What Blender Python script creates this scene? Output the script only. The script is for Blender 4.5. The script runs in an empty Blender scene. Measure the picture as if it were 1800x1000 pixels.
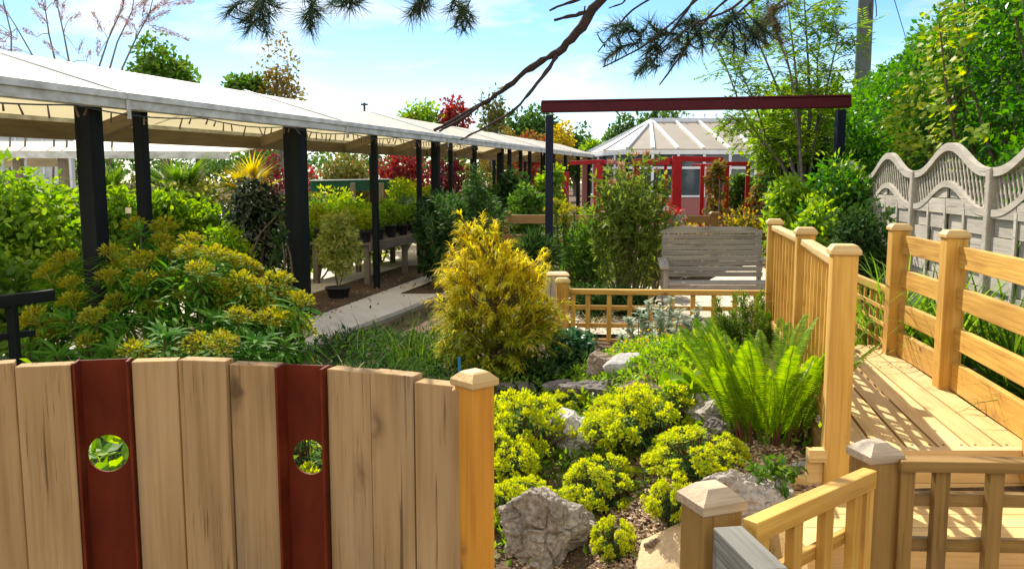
import bpy, bmesh, math, random
import numpy as np
from mathutils import Matrix, Vector

scene = bpy.context.scene
COL = scene.collection
PI = math.pi
EYE = 1.6
PITCH = math.atan(180.0 / 1500.0)
CP, SP = math.cos(PITCH), math.sin(PITCH)


def rng(seed):
    return np.random.default_rng(seed)


# ------------------------------------------------------------------ where things stand
def at(px, py, Y):
    """the point at depth Y that the photograph shows at (px, py)"""
    u, v = (px - 900) / 1500.0, -(py - 500) / 1500.0
    t = Y / (CP + v * SP)
    return Vector((u * t, Y, EYE + t * (-SP + v * CP)))


def colx(px, Y, z):
    return (px - 900) / 1500.0 * (Y * CP - (z - EYE) * SP)


def sstep(a, b, x):
    t = np.clip((np.asarray(x, float) - a) / (b - a), 0, 1)
    return t * t * (3 - 2 * t)


def ground(x, y):
    base = .0133 * np.clip(np.asarray(y, float) - 3, 0, 40)
    bank = sstep(.2, 1.05, x) * sstep(2.75, 3.25, y) * (1 - sstep(5.6, 7.4, y)) * .42
    right = sstep(2.5, 3.3, x) * sstep(2.5, 3.5, y) * (1 - .6 * sstep(10, 14, y)) * .42
    return base + np.maximum(bank, right)


def gz(x, y):
    return float(ground(x, y))


def gp(px, Y):
    """ground point in image column px at depth Y"""
    z = 0.0
    for _ in range(4):
        x = colx(px, Y, z)
        z = gz(x, Y)
    return Vector((x, Y, z))


def gpix(px, py, off=0.0):
    """the ground point the photograph shows at (px, py)"""
    lo, hi = .5, 60.0
    for _ in range(50):
        m = (lo + hi) / 2; q = at(px, py, m)
        if q.z > gz(q.x, m) + off: lo = m
        else: hi = m
    return at(px, py, lo)


def zpix(px, py, z):
    """the point at height z that the photograph shows at (px, py)"""
    lo, hi = .3, 80.0
    for _ in range(50):
        m = (lo + hi) / 2
        if (at(px, py, m).z > z) == (z < EYE): lo = m
        else: hi = m
    return at(px, py, lo)


# ------------------------------------------------------------------ objects, things, parts
W = {}


def link(name, data, mat=None, parent=None, M=None):
    if mat is not None and data is not None and not data.materials:
        data.materials.append(mat)
    o = bpy.data.objects.new(name, data)
    COL.objects.link(o)
    M = M or Matrix.Identity(4)
    if parent is not None:
        o.parent = parent
        o.matrix_basis = W[parent].inverted() @ M
    else:
        o.matrix_basis = M
    W[o] = M.copy()
    return o


def tag(o, label=None, cat=None, group=None, kind=None):
    if label: o['label'] = label
    if cat: o['category'] = cat
    if group: o['group'] = group
    if kind: o['kind'] = kind
    return o


def thing(name, label, cat, loc=(0, 0, 0), group=None, rz=0):
    M = Matrix.Translation(Vector(loc)) @ Matrix.Rotation(rz, 4, 'Z')
    return tag(link(name, None, M=M), label, cat, group)


def copy_thing(root, loc, rz, s, label, group=None):
    r = root.copy()
    COL.objects.link(r)
    r.matrix_basis = Matrix.Translation(Vector(loc)) @ Matrix.Rotation(rz, 4, 'Z') @ Matrix.Diagonal((*s, 1))
    W[r] = r.matrix_basis.copy()
    r['label'] = label
    if group: r['group'] = group
    for ch in list(root.children):
        c = ch.copy()
        COL.objects.link(c)
        c.parent = r
        for g in list(ch.children):
            d = g.copy()
            COL.objects.link(d)
            d.parent = c
    return r


# ------------------------------------------------------------------ meshes from arrays
def mesh(name, parts, smooth=False):
    """parts: list of (V (n,3), F (m,3) or (m,4))"""
    off, vs, loops, sizes = 0, [], [], []
    for V, F in parts:
        V = np.asarray(V, np.float32).reshape(-1, 3)
        F = np.asarray(F, np.int32)
        if len(F) == 0: continue
        vs.append(V)
        loops.append((F + off).ravel())
        sizes.append(np.full(len(F), F.shape[1], np.int32))
        off += len(V)
    V = np.concatenate(vs); L = np.concatenate(loops); S = np.concatenate(sizes)
    me = bpy.data.meshes.new(name)
    me.vertices.add(len(V)); me.vertices.foreach_set('co', V.ravel())
    me.loops.add(len(L)); me.loops.foreach_set('vertex_index', L)
    me.polygons.add(len(S))
    st = np.zeros(len(S), np.int32); st[1:] = np.cumsum(S)[:-1]
    me.polygons.foreach_set('loop_start', st)
    me.polygons.foreach_set('loop_total', S)
    me.polygons.foreach_set('use_smooth', np.full(len(S), bool(smooth)))
    me.update(calc_edges=True)
    me.validate()
    return me


def unit(a):
    return a / np.maximum(np.linalg.norm(a, axis=-1, keepdims=True), 1e-9)


def rdir(R, n):
    return unit(R.normal(size=(n, 3)))


TMPL = {
    'diamond': ([(0, 0, 0), (.45, .5, .07), (1, 0, -.06), (.45, -.5, .07)], [(0, 2, 1), (0, 3, 2)]),
    'oval': ([(0, 0, 0), (.3, .45, .06), (.35, 0, 0), (.3, -.45, .06), (.7, .38, .03), (.72, 0, -.05), (.7, -.38, .03), (1, 0, -.16)],
             [(0, 2, 1), (0, 3, 2), (1, 2, 5), (1, 5, 4), (2, 3, 6), (2, 6, 5), (4, 5, 7), (5, 6, 7)]),
    'lance': ([(0, 0, 0), (.3, .5, .05), (.3, -.5, .05), (.65, .38, -.02), (.65, -.38, -.02), (1, 0, -.18)],
              [(0, 2, 1), (1, 2, 3), (2, 4, 3), (3, 4, 5)]),
    'needle': ([(0, .5, 0), (0, -.5, 0), (1, 0, 0)], [(0, 1, 2)]),
    'palmate': ([(0, 0, 0), (.15, .5, .02), (.42, .3, 0), (.62, .55, -.05), (.68, .2, 0), (1, 0, -.1), (.68, -.2, 0), (.62, -.55, -.05), (.42, -.3, 0), (.15, -.5, .02)],
                [(0, 2, 1), (0, 4, 2), (2, 4, 3), (0, 6, 4), (4, 6, 5), (0, 8, 6), (6, 8, 7), (0, 9, 8)]),
}


def leaves(pos, d, n, L, Wd, tmpl='diamond'):
    T, F = TMPL[tmpl]
    T = np.array(T); F = np.array(F)
    N = len(pos)
    L = np.broadcast_to(np.asarray(L, float), (N,)); Wd = np.broadcast_to(np.asarray(Wd, float), (N,))
    d = unit(d)
    s = unit(np.cross(d, n)); m = np.cross(s, d)
    V = pos[:, None, :] + T[None, :, 0:1] * (d * L[:, None])[:, None, :] + T[None, :, 1:2] * (s * Wd[:, None])[:, None, :] \
        + T[None, :, 2:3] * (m * L[:, None])[:, None, :]
    FF = F[None] + (np.arange(N) * len(T))[:, None, None]
    return V.reshape(-1, 3), FF.reshape(-1, 3)


def tube(path, radii, sides=6):
    P = np.asarray(path, float); n = len(P)
    r = np.broadcast_to(np.asarray(radii, float), (n,))
    t = unit(np.gradient(P, axis=0))
    ref = np.array([0, 0, 1.0]) if abs(t[0, 2]) < .9 else np.array([1.0, 0, 0])
    a = unit(np.cross(t, ref)); b = np.cross(t, a)
    ang = np.arange(sides) * 2 * PI / sides
    ring = P[:, None] + r[:, None, None] * (np.cos(ang)[None, :, None] * a[:, None] + np.sin(ang)[None, :, None] * b[:, None])
    i = np.arange(n - 1)[:, None] * sides; j = np.arange(sides)[None]; k = (j + 1) % sides
    F = np.stack([i + j, i + k, i + sides + k, i + sides + j], -1).reshape(-1, 4)
    return ring.reshape(-1, 3), F


def curve(p0, p1, bend=(0, 0, 0), n=7, R=None, wob=0):
    p0, p1, bend = (np.asarray(q, float) for q in (p0, p1, bend))
    t = np.linspace(0, 1, n)[:, None]
    P = p0 + (p1 - p0) * t + bend * (4 * t * (1 - t))
    if R is not None and wob:
        w = R.normal(size=(n, 3)) * wob; w[0] = 0; w[-1] = 0
        P = P + w
    return P


def blade(base, d, L, w, droop, seg=4, R=None):
    """many curved grass blades: base (N,3), d (N,3) start directions"""
    N = len(base); d = unit(np.asarray(d, float))
    L = np.broadcast_to(np.asarray(L, float), (N,)); w = np.broadcast_to(np.asarray(w, float), (N,)); droop = np.broadcast_to(np.asarray(droop, float), (N,))
    h = d.copy(); h[:, 2] = 0; h = unit(h + 1e-6)
    s = np.stack([-h[:, 1], h[:, 0], np.zeros(N)], -1)
    V = []
    p = base.copy(); cur = d.copy()
    for k in range(seg + 1):
        t = k / seg
        ww = w * (1 - t ** 1.6) * .5 + .0004
        V.append(p - s * ww[:, None]); V.append(p + s * ww[:, None])
        p = p + cur * (L / seg)[:, None]
        cur = unit(cur + h * (droop * .5)[:, None] - np.array([0, 0, 1.0]) * (droop * (.35 + t))[:, None])
    V = np.stack(V, 1)
    F = np.array([(2 * k, 2 * k + 1, 2 * k + 3, 2 * k + 2) for k in range(seg)])
    FF = F[None] + (np.arange(N) * (2 * seg + 2))[:, None, None]
    return V.reshape(-1, 3), FF.reshape(-1, 4)


def vnoise(P, seed=0):
    """smooth 3-D value noise, -1..1"""
    P = np.asarray(P, float); i = np.floor(P).astype(np.int64); f = P - i; f = f * f * (3 - 2 * f)

    def h(a):
        n = (a[:, 0] * 374761393 + a[:, 1] * 668265263 + a[:, 2] * 2147483647 + seed * 974711) & 0xffffffff
        n = ((n ^ (n >> 13)) * 1274126177) & 0xffffffff
        return ((n ^ (n >> 16)) & 0xffff) / 32767.5 - 1
    out = 0
    for dx in (0, 1):
        for dy in (0, 1):
            for dz in (0, 1):
                wgt = (f[:, 0] if dx else 1 - f[:, 0]) * (f[:, 1] if dy else 1 - f[:, 1]) * (f[:, 2] if dz else 1 - f[:, 2])
                out = out + wgt * h(i + np.array([dx, dy, dz]))
    return out


# ------------------------------------------------------------------ timber
_boxes = {}


def box_mesh(l, w, h, bev):
    key = (round(l, 3), round(w, 3), round(h, 3), round(bev, 4))
    bm = bmesh.new()
    bmesh.ops.create_cube(bm, size=1)
    bmesh.ops.scale(bm, vec=(l, w, h), verts=bm.verts)
    bmesh.ops.translate(bm, vec=(l / 2, 0, 0), verts=bm.verts)
    if bev:
        bmesh.ops.bevel(bm, geom=list(bm.edges), offset=min(bev, .3 * min(l, w, h)), segments=2, profile=.6, affect='EDGES')
    me = bpy.data.meshes.new('box')
    bm.to_mesh(me); bm.free()
    return me


def frame(p0, p1, up):
    x = (p1 - p0).normalized(); up = Vector(up)
    y = up.cross(x).normalized(); z = x.cross(y)
    return Matrix(((x.x, y.x, z.x, p0.x), (x.y, y.y, z.y, p0.y), (x.z, y.z, z.z, p0.z), (0, 0, 0, 1)))


def beam(name, p0, p1, w, h, mat, parent=None, up=(0, 0, 1), bev=.005):
    p0, p1 = Vector(p0), Vector(p1)
    return link(name, box_mesh((p1 - p0).length, w, h, bev), mat, parent, frame(p0, p1, up))


def cap_mesh(w, h, inset):
    bm = bmesh.new()
    prof = [(w * .94, 0), (w, .004), (w, h * .45), (w - inset, h * .9), (w - inset - .012, h)]
    rings = [[bm.verts.new((sx * a / 2, sy * a / 2, z)) for sx, sy in ((-1, -1), (1, -1), (1, 1), (-1, 1))] for a, z in prof]
    for r0, r1 in zip(rings, rings[1:]):
        for i in range(4):
            bm.faces.new((r0[i], r0[(i + 1) % 4], r1[(i + 1) % 4], r1[i]))
    bm.faces.new(rings[-1]); bm.faces.new(rings[0][::-1])
    me = bpy.data.meshes.new('cap'); bm.to_mesh(me); bm.free()
    return me


def capped_post(name, x, y, z0, z1, w, mat, capmat, parent, yaw=0, capw=1.18, caph=.05, inset=.05):
    up = (math.cos(yaw), math.sin(yaw), 0)
    p = beam(name, (x, y, z0), (x, y, z1 - caph), w, w, mat, parent, up=up)
    c = link('cap', cap_mesh(w * capw, caph, inset), capmat, p, Matrix.Translation((x, y, z1 - caph + .0005)) @ Matrix.Rotation(yaw, 4, 'Z'))
    return p


def boxes(items):
    """many plain boxes as arrays: (centre, size, yaw)"""
    out = []
    c = np.array([(-1, -1, -1), (1, -1, -1), (1, 1, -1), (-1, 1, -1), (-1, -1, 1), (1, -1, 1), (1, 1, 1), (-1, 1, 1)]) * .5
    F = np.array([(0, 3, 2, 1), (4, 5, 6, 7), (0, 1, 5, 4), (1, 2, 6, 5), (2, 3, 7, 6), (3, 0, 4, 7)])
    for ctr, size, yaw in items:
        v = c * np.array(size)
        cy, sy = math.cos(yaw), math.sin(yaw)
        v = np.stack([v[:, 0] * cy - v[:, 1] * sy, v[:, 0] * sy + v[:, 1] * cy, v[:, 2]], -1) + np.array(ctr)
        out.append((v, F))
    return out


def prism(poly, z0, z1):
    """vertical prism over a convex xy polygon"""
    n = len(poly)
    V = [(x, y, z0) for x, y in poly] + [(x, y, z1) for x, y in poly]
    bm = bmesh.new()
    vs = [bm.verts.new(v) for v in V]
    bm.faces.new(vs[:n][::-1]); bm.faces.new(vs[n:])
    for i in range(n):
        bm.faces.new((vs[i], vs[(i + 1) % n], vs[n + (i + 1) % n], vs[n + i]))
    bmesh.ops.recalc_face_normals(bm, faces=bm.faces)
    me = bpy.data.meshes.new('prism'); bm.to_mesh(me); bm.free()
    return me


def strip_prism(A, B, offset):
    """sheet between polylines A and B (3-D points), thickened by the vector offset"""
    A, B = np.asarray(A, float), np.asarray(B, float); n = len(A)
    o = np.asarray(offset, float)
    V = np.concatenate([A, B, A + o, B + o])
    F = []
    for i in range(n - 1):
        a, b, c, d = i, i + 1, n + i + 1, n + i
        F += [(a, b, c, d), (d + 2 * n, c + 2 * n, b + 2 * n, a + 2 * n), (a, a + 2 * n, b + 2 * n, b), (c, c + 2 * n, d + 2 * n, d)]
    F += [(0, n, 3 * n, 2 * n), (n - 1, 3 * n - 1, 4 * n - 1, 2 * n - 1)]
    return V, np.array(F)


# ------------------------------------------------------------------ materials
def new_mat(name):
    m = bpy.data.materials.new(name)
    m.use_nodes = True
    nt = m.node_tree
    for n in list(nt.nodes): nt.nodes.remove(n)
    out = nt.nodes.new('ShaderNodeOutputMaterial')
    return m, nt, out


def nd(nt, t, **kw):
    n = nt.nodes.new(t)
    for k, v in kw.items():
        if k.startswith('_'): setattr(n, k[1:], v)
        else: n.inputs[k.replace('__', ' ')].default_value = v
    return n


def ramp(nt, fac, stops, interp='LINEAR'):
    r = nt.nodes.new('ShaderNodeValToRGB')
    r.color_ramp.interpolation = interp
    els = r.color_ramp.elements
    while len(els) < len(stops): els.new(.5)
    for e, (p, c) in zip(els, stops):
        e.position = p; e.color = (*c, 1) if len(c) == 3 else c
    nt.links.new(fac, r.inputs[0])
    return r.outputs[0]


def mixc(nt, fac, a, b, mode='MIX'):
    m = nt.nodes.new('ShaderNodeMix'); m.data_type = 'RGBA'; m.blend_type = mode
    for s, v in ((m.inputs[0], fac), (m.inputs[6], a), (m.inputs[7], b)):
        if hasattr(v, 'links'): nt.links.new(v, s)
        elif isinstance(v, (int, float)): s.default_value = v
        else: s.default_value = (*v, 1)
    return m.outputs[2]


def bump(nt, h, strength=.3, dist=.01):
    b = nd(nt, 'ShaderNodeBump', Strength=strength, Distance=dist)
    nt.links.new(h, b.inputs['Height'])
    return b.outputs[0]


def leafmat(name, c1, c2, c3, trans=.42, rough=.45, spec=.025, hue=.485, val=1.7):
    m, nt, out = new_mat(name)
    g = nt.nodes.new('ShaderNodeNewGeometry')
    col = ramp(nt, g.outputs['Random Per Island'], [(0, c1), (.5, c2), (1, c3)])
    tc = nt.nodes.new('ShaderNodeTexCoord')
    nz = nd(nt, 'ShaderNodeTexNoise', Scale=5.0, Detail=2.0)
    nt.links.new(tc.outputs['Object'], nz.inputs['Vector'])
    hs0 = nd(nt, 'ShaderNodeHueSaturation')
    mr = nd(nt, 'ShaderNodeMapRange'); mr.inputs[1].default_value = .3; mr.inputs[2].default_value = .7; mr.inputs[3].default_value = .485; mr.inputs[4].default_value = .515
    nt.links.new(nz.outputs[0], mr.inputs[0]); nt.links.new(mr.outputs[0], hs0.inputs['Hue']); nt.links.new(col, hs0.inputs['Color'])
    col = hs0.outputs[0]
    df = nt.nodes.new('ShaderNodeBsdfDiffuse')
    nt.links.new(col, df.inputs['Color'])
    gl = nd(nt, 'ShaderNodeBsdfGlossy', Roughness=rough)
    gl.inputs['Color'].default_value = (1, 1, .95, 1)
    p = nd(nt, 'ShaderNodeMixShader', Fac=spec)
    nt.links.new(df.outputs[0], p.inputs[1]); nt.links.new(gl.outputs[0], p.inputs[2])
    hs = nd(nt, 'ShaderNodeHueSaturation', Hue=hue, Saturation=1.1, Value=val)
    nt.links.new(col, hs.inputs['Color'])
    t = nt.nodes.new('ShaderNodeBsdfTranslucent')
    nt.links.new(hs.outputs[0], t.inputs['Color'])
    mx = nd(nt, 'ShaderNodeMixShader', Fac=trans)
    nt.links.new(p.outputs[0], mx.inputs[1]); nt.links.new(t.outputs[0], mx.inputs[2])
    nt.links.new(mx.outputs[0], out.inputs[0])
    return m


def wood(name, light, dark, rough=.6, grain=1.0, knots=.5, knotcol=(.12, .055, .02), var=.25, crack=0.0, spec=.3, kscale=5.5):
    """grain along the local X of each piece"""
    m, nt, out = new_mat(name)
    tc = nt.nodes.new('ShaderNodeTexCoord'); oi = nt.nodes.new('ShaderNodeObjectInfo')
    g = nt.nodes.new('ShaderNodeNewGeometry')
    ad = nt.nodes.new('ShaderNodeMath'); ad.operation = 'ADD'
    nt.links.new(oi.outputs['Random'], ad.inputs[0]); nt.links.new(g.outputs['Random Per Island'], ad.inputs[1])
    cx = nt.nodes.new('ShaderNodeCombineXYZ')
    mu = nt.nodes.new('ShaderNodeMath'); mu.operation = 'MULTIPLY'; mu.inputs[1].default_value = 37.0
    nt.links.new(ad.outputs[0], mu.inputs[0])
    for i in range(3): nt.links.new(mu.outputs[0], cx.inputs[i])
    va = nt.nodes.new('ShaderNodeVectorMath'); va.operation = 'ADD'
    nt.links.new(tc.outputs['Object'], va.inputs[0]); nt.links.new(cx.outputs[0], va.inputs[1])

    def noise(sc, det, scale, dist=0.0):
        mp = nt.nodes.new('ShaderNodeMapping'); mp.inputs['Scale'].default_value = sc
        nt.links.new(va.outputs[0], mp.inputs['Vector'])
        n = nd(nt, 'ShaderNodeTexNoise', Scale=scale, Detail=det, Distortion=dist)
        nt.links.new(mp.outputs[0], n.inputs['Vector'])
        return n.outputs[0]
    broad = noise((.35, 1.6, 1.6), 3, 5 * grain, .6)
    fine = noise((.06, 1.8, 1.8), 4, 42 * grain)
    col = ramp(nt, fine, [(.32, dark), (.56, light)])
    col = mixc(nt, .55, col, ramp(nt, broad, [(.3, dark), (.62, light)]))
    # growth-ring bands
    mp = nt.nodes.new('ShaderNodeMapping'); mp.inputs['Scale'].default_value = (.06, 1, 1)
    nt.links.new(va.outputs[0], mp.inputs['Vector'])
    wv = nd(nt, 'ShaderNodeTexWave', Scale=9 * grain, Distortion=7.0, Detail=2.0)
    wv.inputs['Detail Scale'].default_value = 1.2
    nt.links.new(mp.outputs[0], wv.inputs['Vector'])
    col = mixc(nt, .22, col, ramp(nt, wv.outputs[1], [(.0, dark), (.7, light)]))
    if knots:
        mk = nt.nodes.new('ShaderNodeMapping'); mk.inputs['Scale'].default_value = (.42, 1, 1)
        nt.links.new(va.outputs[0], mk.inputs['Vector'])
        vo = nd(nt, 'ShaderNodeTexVoronoi', Scale=kscale)
        wob = mixc(nt, .06, mk.outputs[0], noise((1, 1, 1), 2, 14))
        nt.links.new(wob, vo.inputs['Vector'])
        k = ramp(nt, vo.outputs['Distance'], [(.045, (1, 1, 1)), (.10, (.25, .25, .25)), (.16, (0, 0, 0))])
        mk2 = nt.nodes.new('ShaderNodeMath'); mk2.operation = 'MULTIPLY'; mk2.inputs[1].default_value = knots
        nt.links.new(k, mk2.inputs[0])
        col = mixc(nt, mk2.outputs[0], col, knotcol)
    if crack:
        cr = noise((.05, 1.5, 1.5), 5, 24, .2)
        ck = ramp(nt, cr, [(.33, (1, 1, 1)), (.37, (0, 0, 0))])
        mc = nt.nodes.new('ShaderNodeMath'); mc.operation = 'MULTIPLY'; mc.inputs[1].default_value = crack
        nt.links.new(ck, mc.inputs[0])
        col = mixc(nt, mc.outputs[0], col, tuple(c * .25 for c in dark))
        ck2 = ramp(nt, noise((.09, 2.4, 2.4), 3, 60, .1), [(.36, (1, 1, 1)), (.42, (0, 0, 0))])
        msk = ramp(nt, noise((.5, .8, .8), 3, 6), [(.45, (0, 0, 0)), (.62, (1, 1, 1))])
        m2 = nt.nodes.new('ShaderNodeMath'); m2.operation = 'MULTIPLY'
        nt.links.new(ck2, m2.inputs[0]); nt.links.new(msk, m2.inputs[1])
        m3 = nt.nodes.new('ShaderNodeMath'); m3.operation = 'MULTIPLY'; m3.inputs[1].default_value = crack * .8
        nt.links.new(m2.outputs[0], m3.inputs[0])
        col = mixc(nt, m3.outputs[0], col, tuple(c * .4 for c in dark))
        gw = ramp(nt, noise((.3, .9, .9), 4, 3.5), [(.52, (0, 0, 0)), (.72, (1, 1, 1))])
        m4 = nt.nodes.new('ShaderNodeMath'); m4.operation = 'MULTIPLY'; m4.inputs[1].default_value = crack * .45
        nt.links.new(gw, m4.inputs[0])
        lum = sum(light) / 3
        col = mixc(nt, m4.outputs[0], col, (lum * .95, lum * .88, lum * .8))
    hs = nd(nt, 'ShaderNodeHueSaturation')
    mr = nd(nt, 'ShaderNodeMapRange'); mr.inputs[3].default_value = 1 - var; mr.inputs[4].default_value = 1 + var; mr.inputs[2].default_value = 2.0
    nt.links.new(ad.outputs[0], mr.inputs[0]); nt.links.new(mr.outputs[0], hs.inputs['Value']); nt.links.new(col, hs.inputs['Color'])
    p = nd(nt, 'ShaderNodeBsdfPrincipled', Roughness=rough)
    p.inputs['Specular IOR Level'].default_value = spec
    nt.links.new(hs.outputs[0], p.inputs['Base Color'])
    nt.links.new(bump(nt, fine, .45, .006), p.inputs['Normal'])
    nt.links.new(p.outputs[0], out.inputs[0])
    return m


def paint(name, c, c2=None, rough=.45, scale=6.0, spec=.4, bumpy=.1, streak=(1, 1, 1), metallic=0.0):
    m, nt, out = new_mat(name)
    tc = nt.nodes.new('ShaderNodeTexCoord')
    mp = nt.nodes.new('ShaderNodeMapping'); mp.inputs['Scale'].default_value = streak
    nt.links.new(tc.outputs['Object'], mp.inputs['Vector'])
    n = nd(nt, 'ShaderNodeTexNoise', Scale=scale, Detail=5.0, Roughness=.62)
    nt.links.new(mp.outputs[0], n.inputs['Vector'])
    col = ramp(nt, n.outputs[0], [(.35, c), (.68, c2 or tuple(x * .75 for x in c))])
    p = nd(nt, 'ShaderNodeBsdfPrincipled', Roughness=rough, Metallic=metallic)
    p.inputs['Specular IOR Level'].default_value = spec
    nt.links.new(col, p.inputs['Base Color'])
    n2 = nd(nt, 'ShaderNodeTexNoise', Scale=scale * 12, Detail=3.0)
    nt.links.new(mp.outputs[0], n2.inputs['Vector'])
    nt.links.new(bump(nt, n2.outputs[0], bumpy, .004), p.inputs['Normal'])
    nt.links.new(p.outputs[0], out.inputs[0])
    return m


def soil(name, cols, scale=3.0, fine=60.0, bumps=.6, rough=.95):
    m, nt, out = new_mat(name)
    tc = nt.nodes.new('ShaderNodeTexCoord')
    n = nd(nt, 'ShaderNodeTexNoise', Scale=scale, Detail=6.0, Roughness=.65)
    n2 = nd(nt, 'ShaderNodeTexNoise', Scale=fine, Detail=4.0)
    for q in (n, n2): nt.links.new(tc.outputs['Object'], q.inputs['Vector'])
    col = ramp(nt, n.outputs[0], [(.3, cols[0]), (.5, cols[1]), (.7, cols[2])])
    col = mixc(nt, .45, col, ramp(nt, n2.outputs[0], [(.35, cols[0]), (.65, cols[2])]))
    p = nd(nt, 'ShaderNodeBsdfPrincipled', Roughness=rough)
    p.inputs['Specular IOR Level'].default_value = .15
    nt.links.new(col, p.inputs['Base Color'])
    nt.links.new(bump(nt, n2.outputs[0], bumps, .02), p.inputs['Normal'])
    nt.links.new(p.outputs[0], out.inputs[0])
    return m


def stone(name, c1, c2, c3, scale=7.0):
    m, nt, out = new_mat(name)
    tc = nt.nodes.new('ShaderNodeTexCoord')
    n = nd(nt, 'ShaderNodeTexNoise', Scale=scale, Detail=8.0, Roughness=.7)
    v = nd(nt, 'ShaderNodeTexVoronoi', Scale=scale * 3.5); v.feature = 'DISTANCE_TO_EDGE'
    n3 = nd(nt, 'ShaderNodeTexNoise', Scale=scale * 9, Detail=5.0, Roughness=.7)
    for q in (n, n3): nt.links.new(tc.outputs['Object'], q.inputs['Vector'])
    nt.links.new(mixc(nt, .12, tc.outputs['Object'], n.outputs[1]), v.inputs['Vector'])
    col = ramp(nt, n.outputs[0], [(.32, c1), (.5, c2), (.66, c3)])
    col = mixc(nt, .4, col, ramp(nt, n3.outputs[0], [(.35, c1), (.6, c3)]))
    crack = ramp(nt, v.outputs[0], [(.0, (.75, .75, .75)), (.03, (0, 0, 0))])
    mc = nt.nodes.new('ShaderNodeMath'); mc.operation = 'MULTIPLY'
    nt.links.new(crack, mc.inputs[0]); nt.links.new(ramp(nt, n.outputs[0], [(.5, (0, 0, 0)), (.6, (1, 1, 1))]), mc.inputs[1])
    col = mixc(nt, mc.outputs[0], col, tuple(x * .3 for x in c1))
    p = nd(nt, 'ShaderNodeBsdfPrincipled', Roughness=.9)
    p.inputs['Specular IOR Level'].default_value = .2
    nt.links.new(col, p.inputs['Base Color'])
    nt.links.new(bump(nt, n3.outputs[0], .7, .02), p.inputs['Normal'])
    nt.links.new(p.outputs[0], out.inputs[0])
    return m


def flags(name, c1, c2, joint, scale=1.6, off=(0, 0, 0)):
    """paving slabs"""
    m, nt, out = new_mat(name)
    tc = nt.nodes.new('ShaderNodeTexCoord')
    mp = nt.nodes.new('ShaderNodeMapping'); mp.inputs['Location'].default_value = off
    nt.links.new(tc.outputs['Object'], mp.inputs['Vector'])
    b = nd(nt, 'ShaderNodeTexBrick', Scale=scale, Color1=(*c1, 1), Color2=(*c2, 1), Mortar=(*joint, 1))
    b.inputs['Mortar Size'].default_value = .012; b.inputs['Row Height'].default_value = .45; b.inputs['Brick Width'].default_value = .7
    nt.links.new(mp.outputs[0], b.inputs['Vector'])
    n = nd(nt, 'ShaderNodeTexNoise', Scale=9.0, Detail=6.0, Roughness=.7)
    nt.links.new(tc.outputs['Object'], n.inputs['Vector'])
    col = mixc(nt, .35, b.outputs[0], ramp(nt, n.outputs[0], [(.35, tuple(x * .55 for x in c1)), (.65, c2)]))
    p = nd(nt, 'ShaderNodeBsdfPrincipled', Roughness=.85)
    nt.links.new(col, p.inputs['Base Color'])
    nt.links.new(bump(nt, n.outputs[0], .3, .01), p.inputs['Normal'])
    nt.links.new(p.outputs[0], out.inputs[0])
    return m


def membrane(name, c, under, trans=.35):
    m, nt, out = new_mat(name)
    tc = nt.nodes.new('ShaderNodeTexCoord')
    n = nd(nt, 'ShaderNodeTexNoise', Scale=1.7, Detail=6.0, Roughness=.6)
    nt.links.new(tc.outputs['Object'], n.inputs['Vector'])
    col = ramp(nt, n.outputs[0], [(.3, tuple(x * .86 for x in c)), (.6, c)])
    p = nd(nt, 'ShaderNodeBsdfPrincipled', Roughness=.5)
    nt.links.new(col, p.inputs['Base Color'])
    t = nd(nt, 'ShaderNodeBsdfTranslucent', Color=(*under, 1))
    mx = nd(nt, 'ShaderNodeMixShader', Fac=trans)
    nt.links.new(p.outputs[0], mx.inputs[1]); nt.links.new(t.outputs[0], mx.inputs[2]); nt.links.new(mx.outputs[0], out.inputs[0])
    return m


def glass_mat(name, c, alpha=.75):
    m, nt, out = new_mat(name)
    p = nd(nt, 'ShaderNodeBsdfPrincipled', Roughness=.06)
    p.inputs['Base Color'].default_value = (*c, 1)
    p.inputs['Specular IOR Level'].default_value = .8
    t = nd(nt, 'ShaderNodeBsdfTransparent', Color=(.85, .9, .92, 1))
    mx = nd(nt, 'ShaderNodeMixShader', Fac=alpha)
    nt.links.new(t.outputs[0], mx.inputs[1]); nt.links.new(p.outputs[0], mx.inputs[2]); nt.links.new(mx.outputs[0], out.inputs[0])
    return m
# ================================================================== materials
M = {}
M['pine'] = wood('pine timber', (.64, .375, .075), (.35, .165, .024), knots=.85, var=.18, crack=.3)
M['pine_dark'] = wood('stained pine timber', (.33, .19, .05), (.17, .095, .025), knots=.6, var=.15, crack=.4)
M['pine_cap'] = wood('post cap timber', (.66, .46, .20), (.45, .28, .09), knots=.2, var=.1, crack=.2)
M['old_cap'] = wood('weathered post cap timber', (.50, .38, .24), (.22, .15, .08), knots=.2, var=.1, crack=.7)
M['orange_pine'] = wood('orange stained pine', (.66, .30, .035), (.42, .15, .015), knots=.6, var=.05, crack=.3)
M['deck'] = wood('deck boards', (.68, .47, .20), (.48, .29, .09), knots=.45, var=.18, crack=.35, rough=.7)
M['oak'] = wood('weathered oak planks', (.44, .285, .135), (.25, .15, .06), knots=.8, grain=.8, var=.14, crack=.75, rough=.8, spec=.1, knotcol=(.09, .05, .025), kscale=4.2)
M['grey_wood'] = wood('silver grey timber', (.40, .365, .315), (.20, .178, .15), knots=.3, var=.15, crack=.6, rough=.8)
M['sleeper'] = wood('grey sleeper', (.23, .22, .185), (.12, .115, .095), knots=.2, var=.05, crack=.35, rough=.85)
M['pale_grey_wood'] = wood('pale weathered timber', (.47, .425, .345), (.30, .265, .21), knots=.3, var=.14, crack=.5, rough=.8)
M['brown_wood'] = wood('brown timber', (.36, .20, .07), (.22, .11, .035), knots=.4, var=.2, crack=.3)
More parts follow.
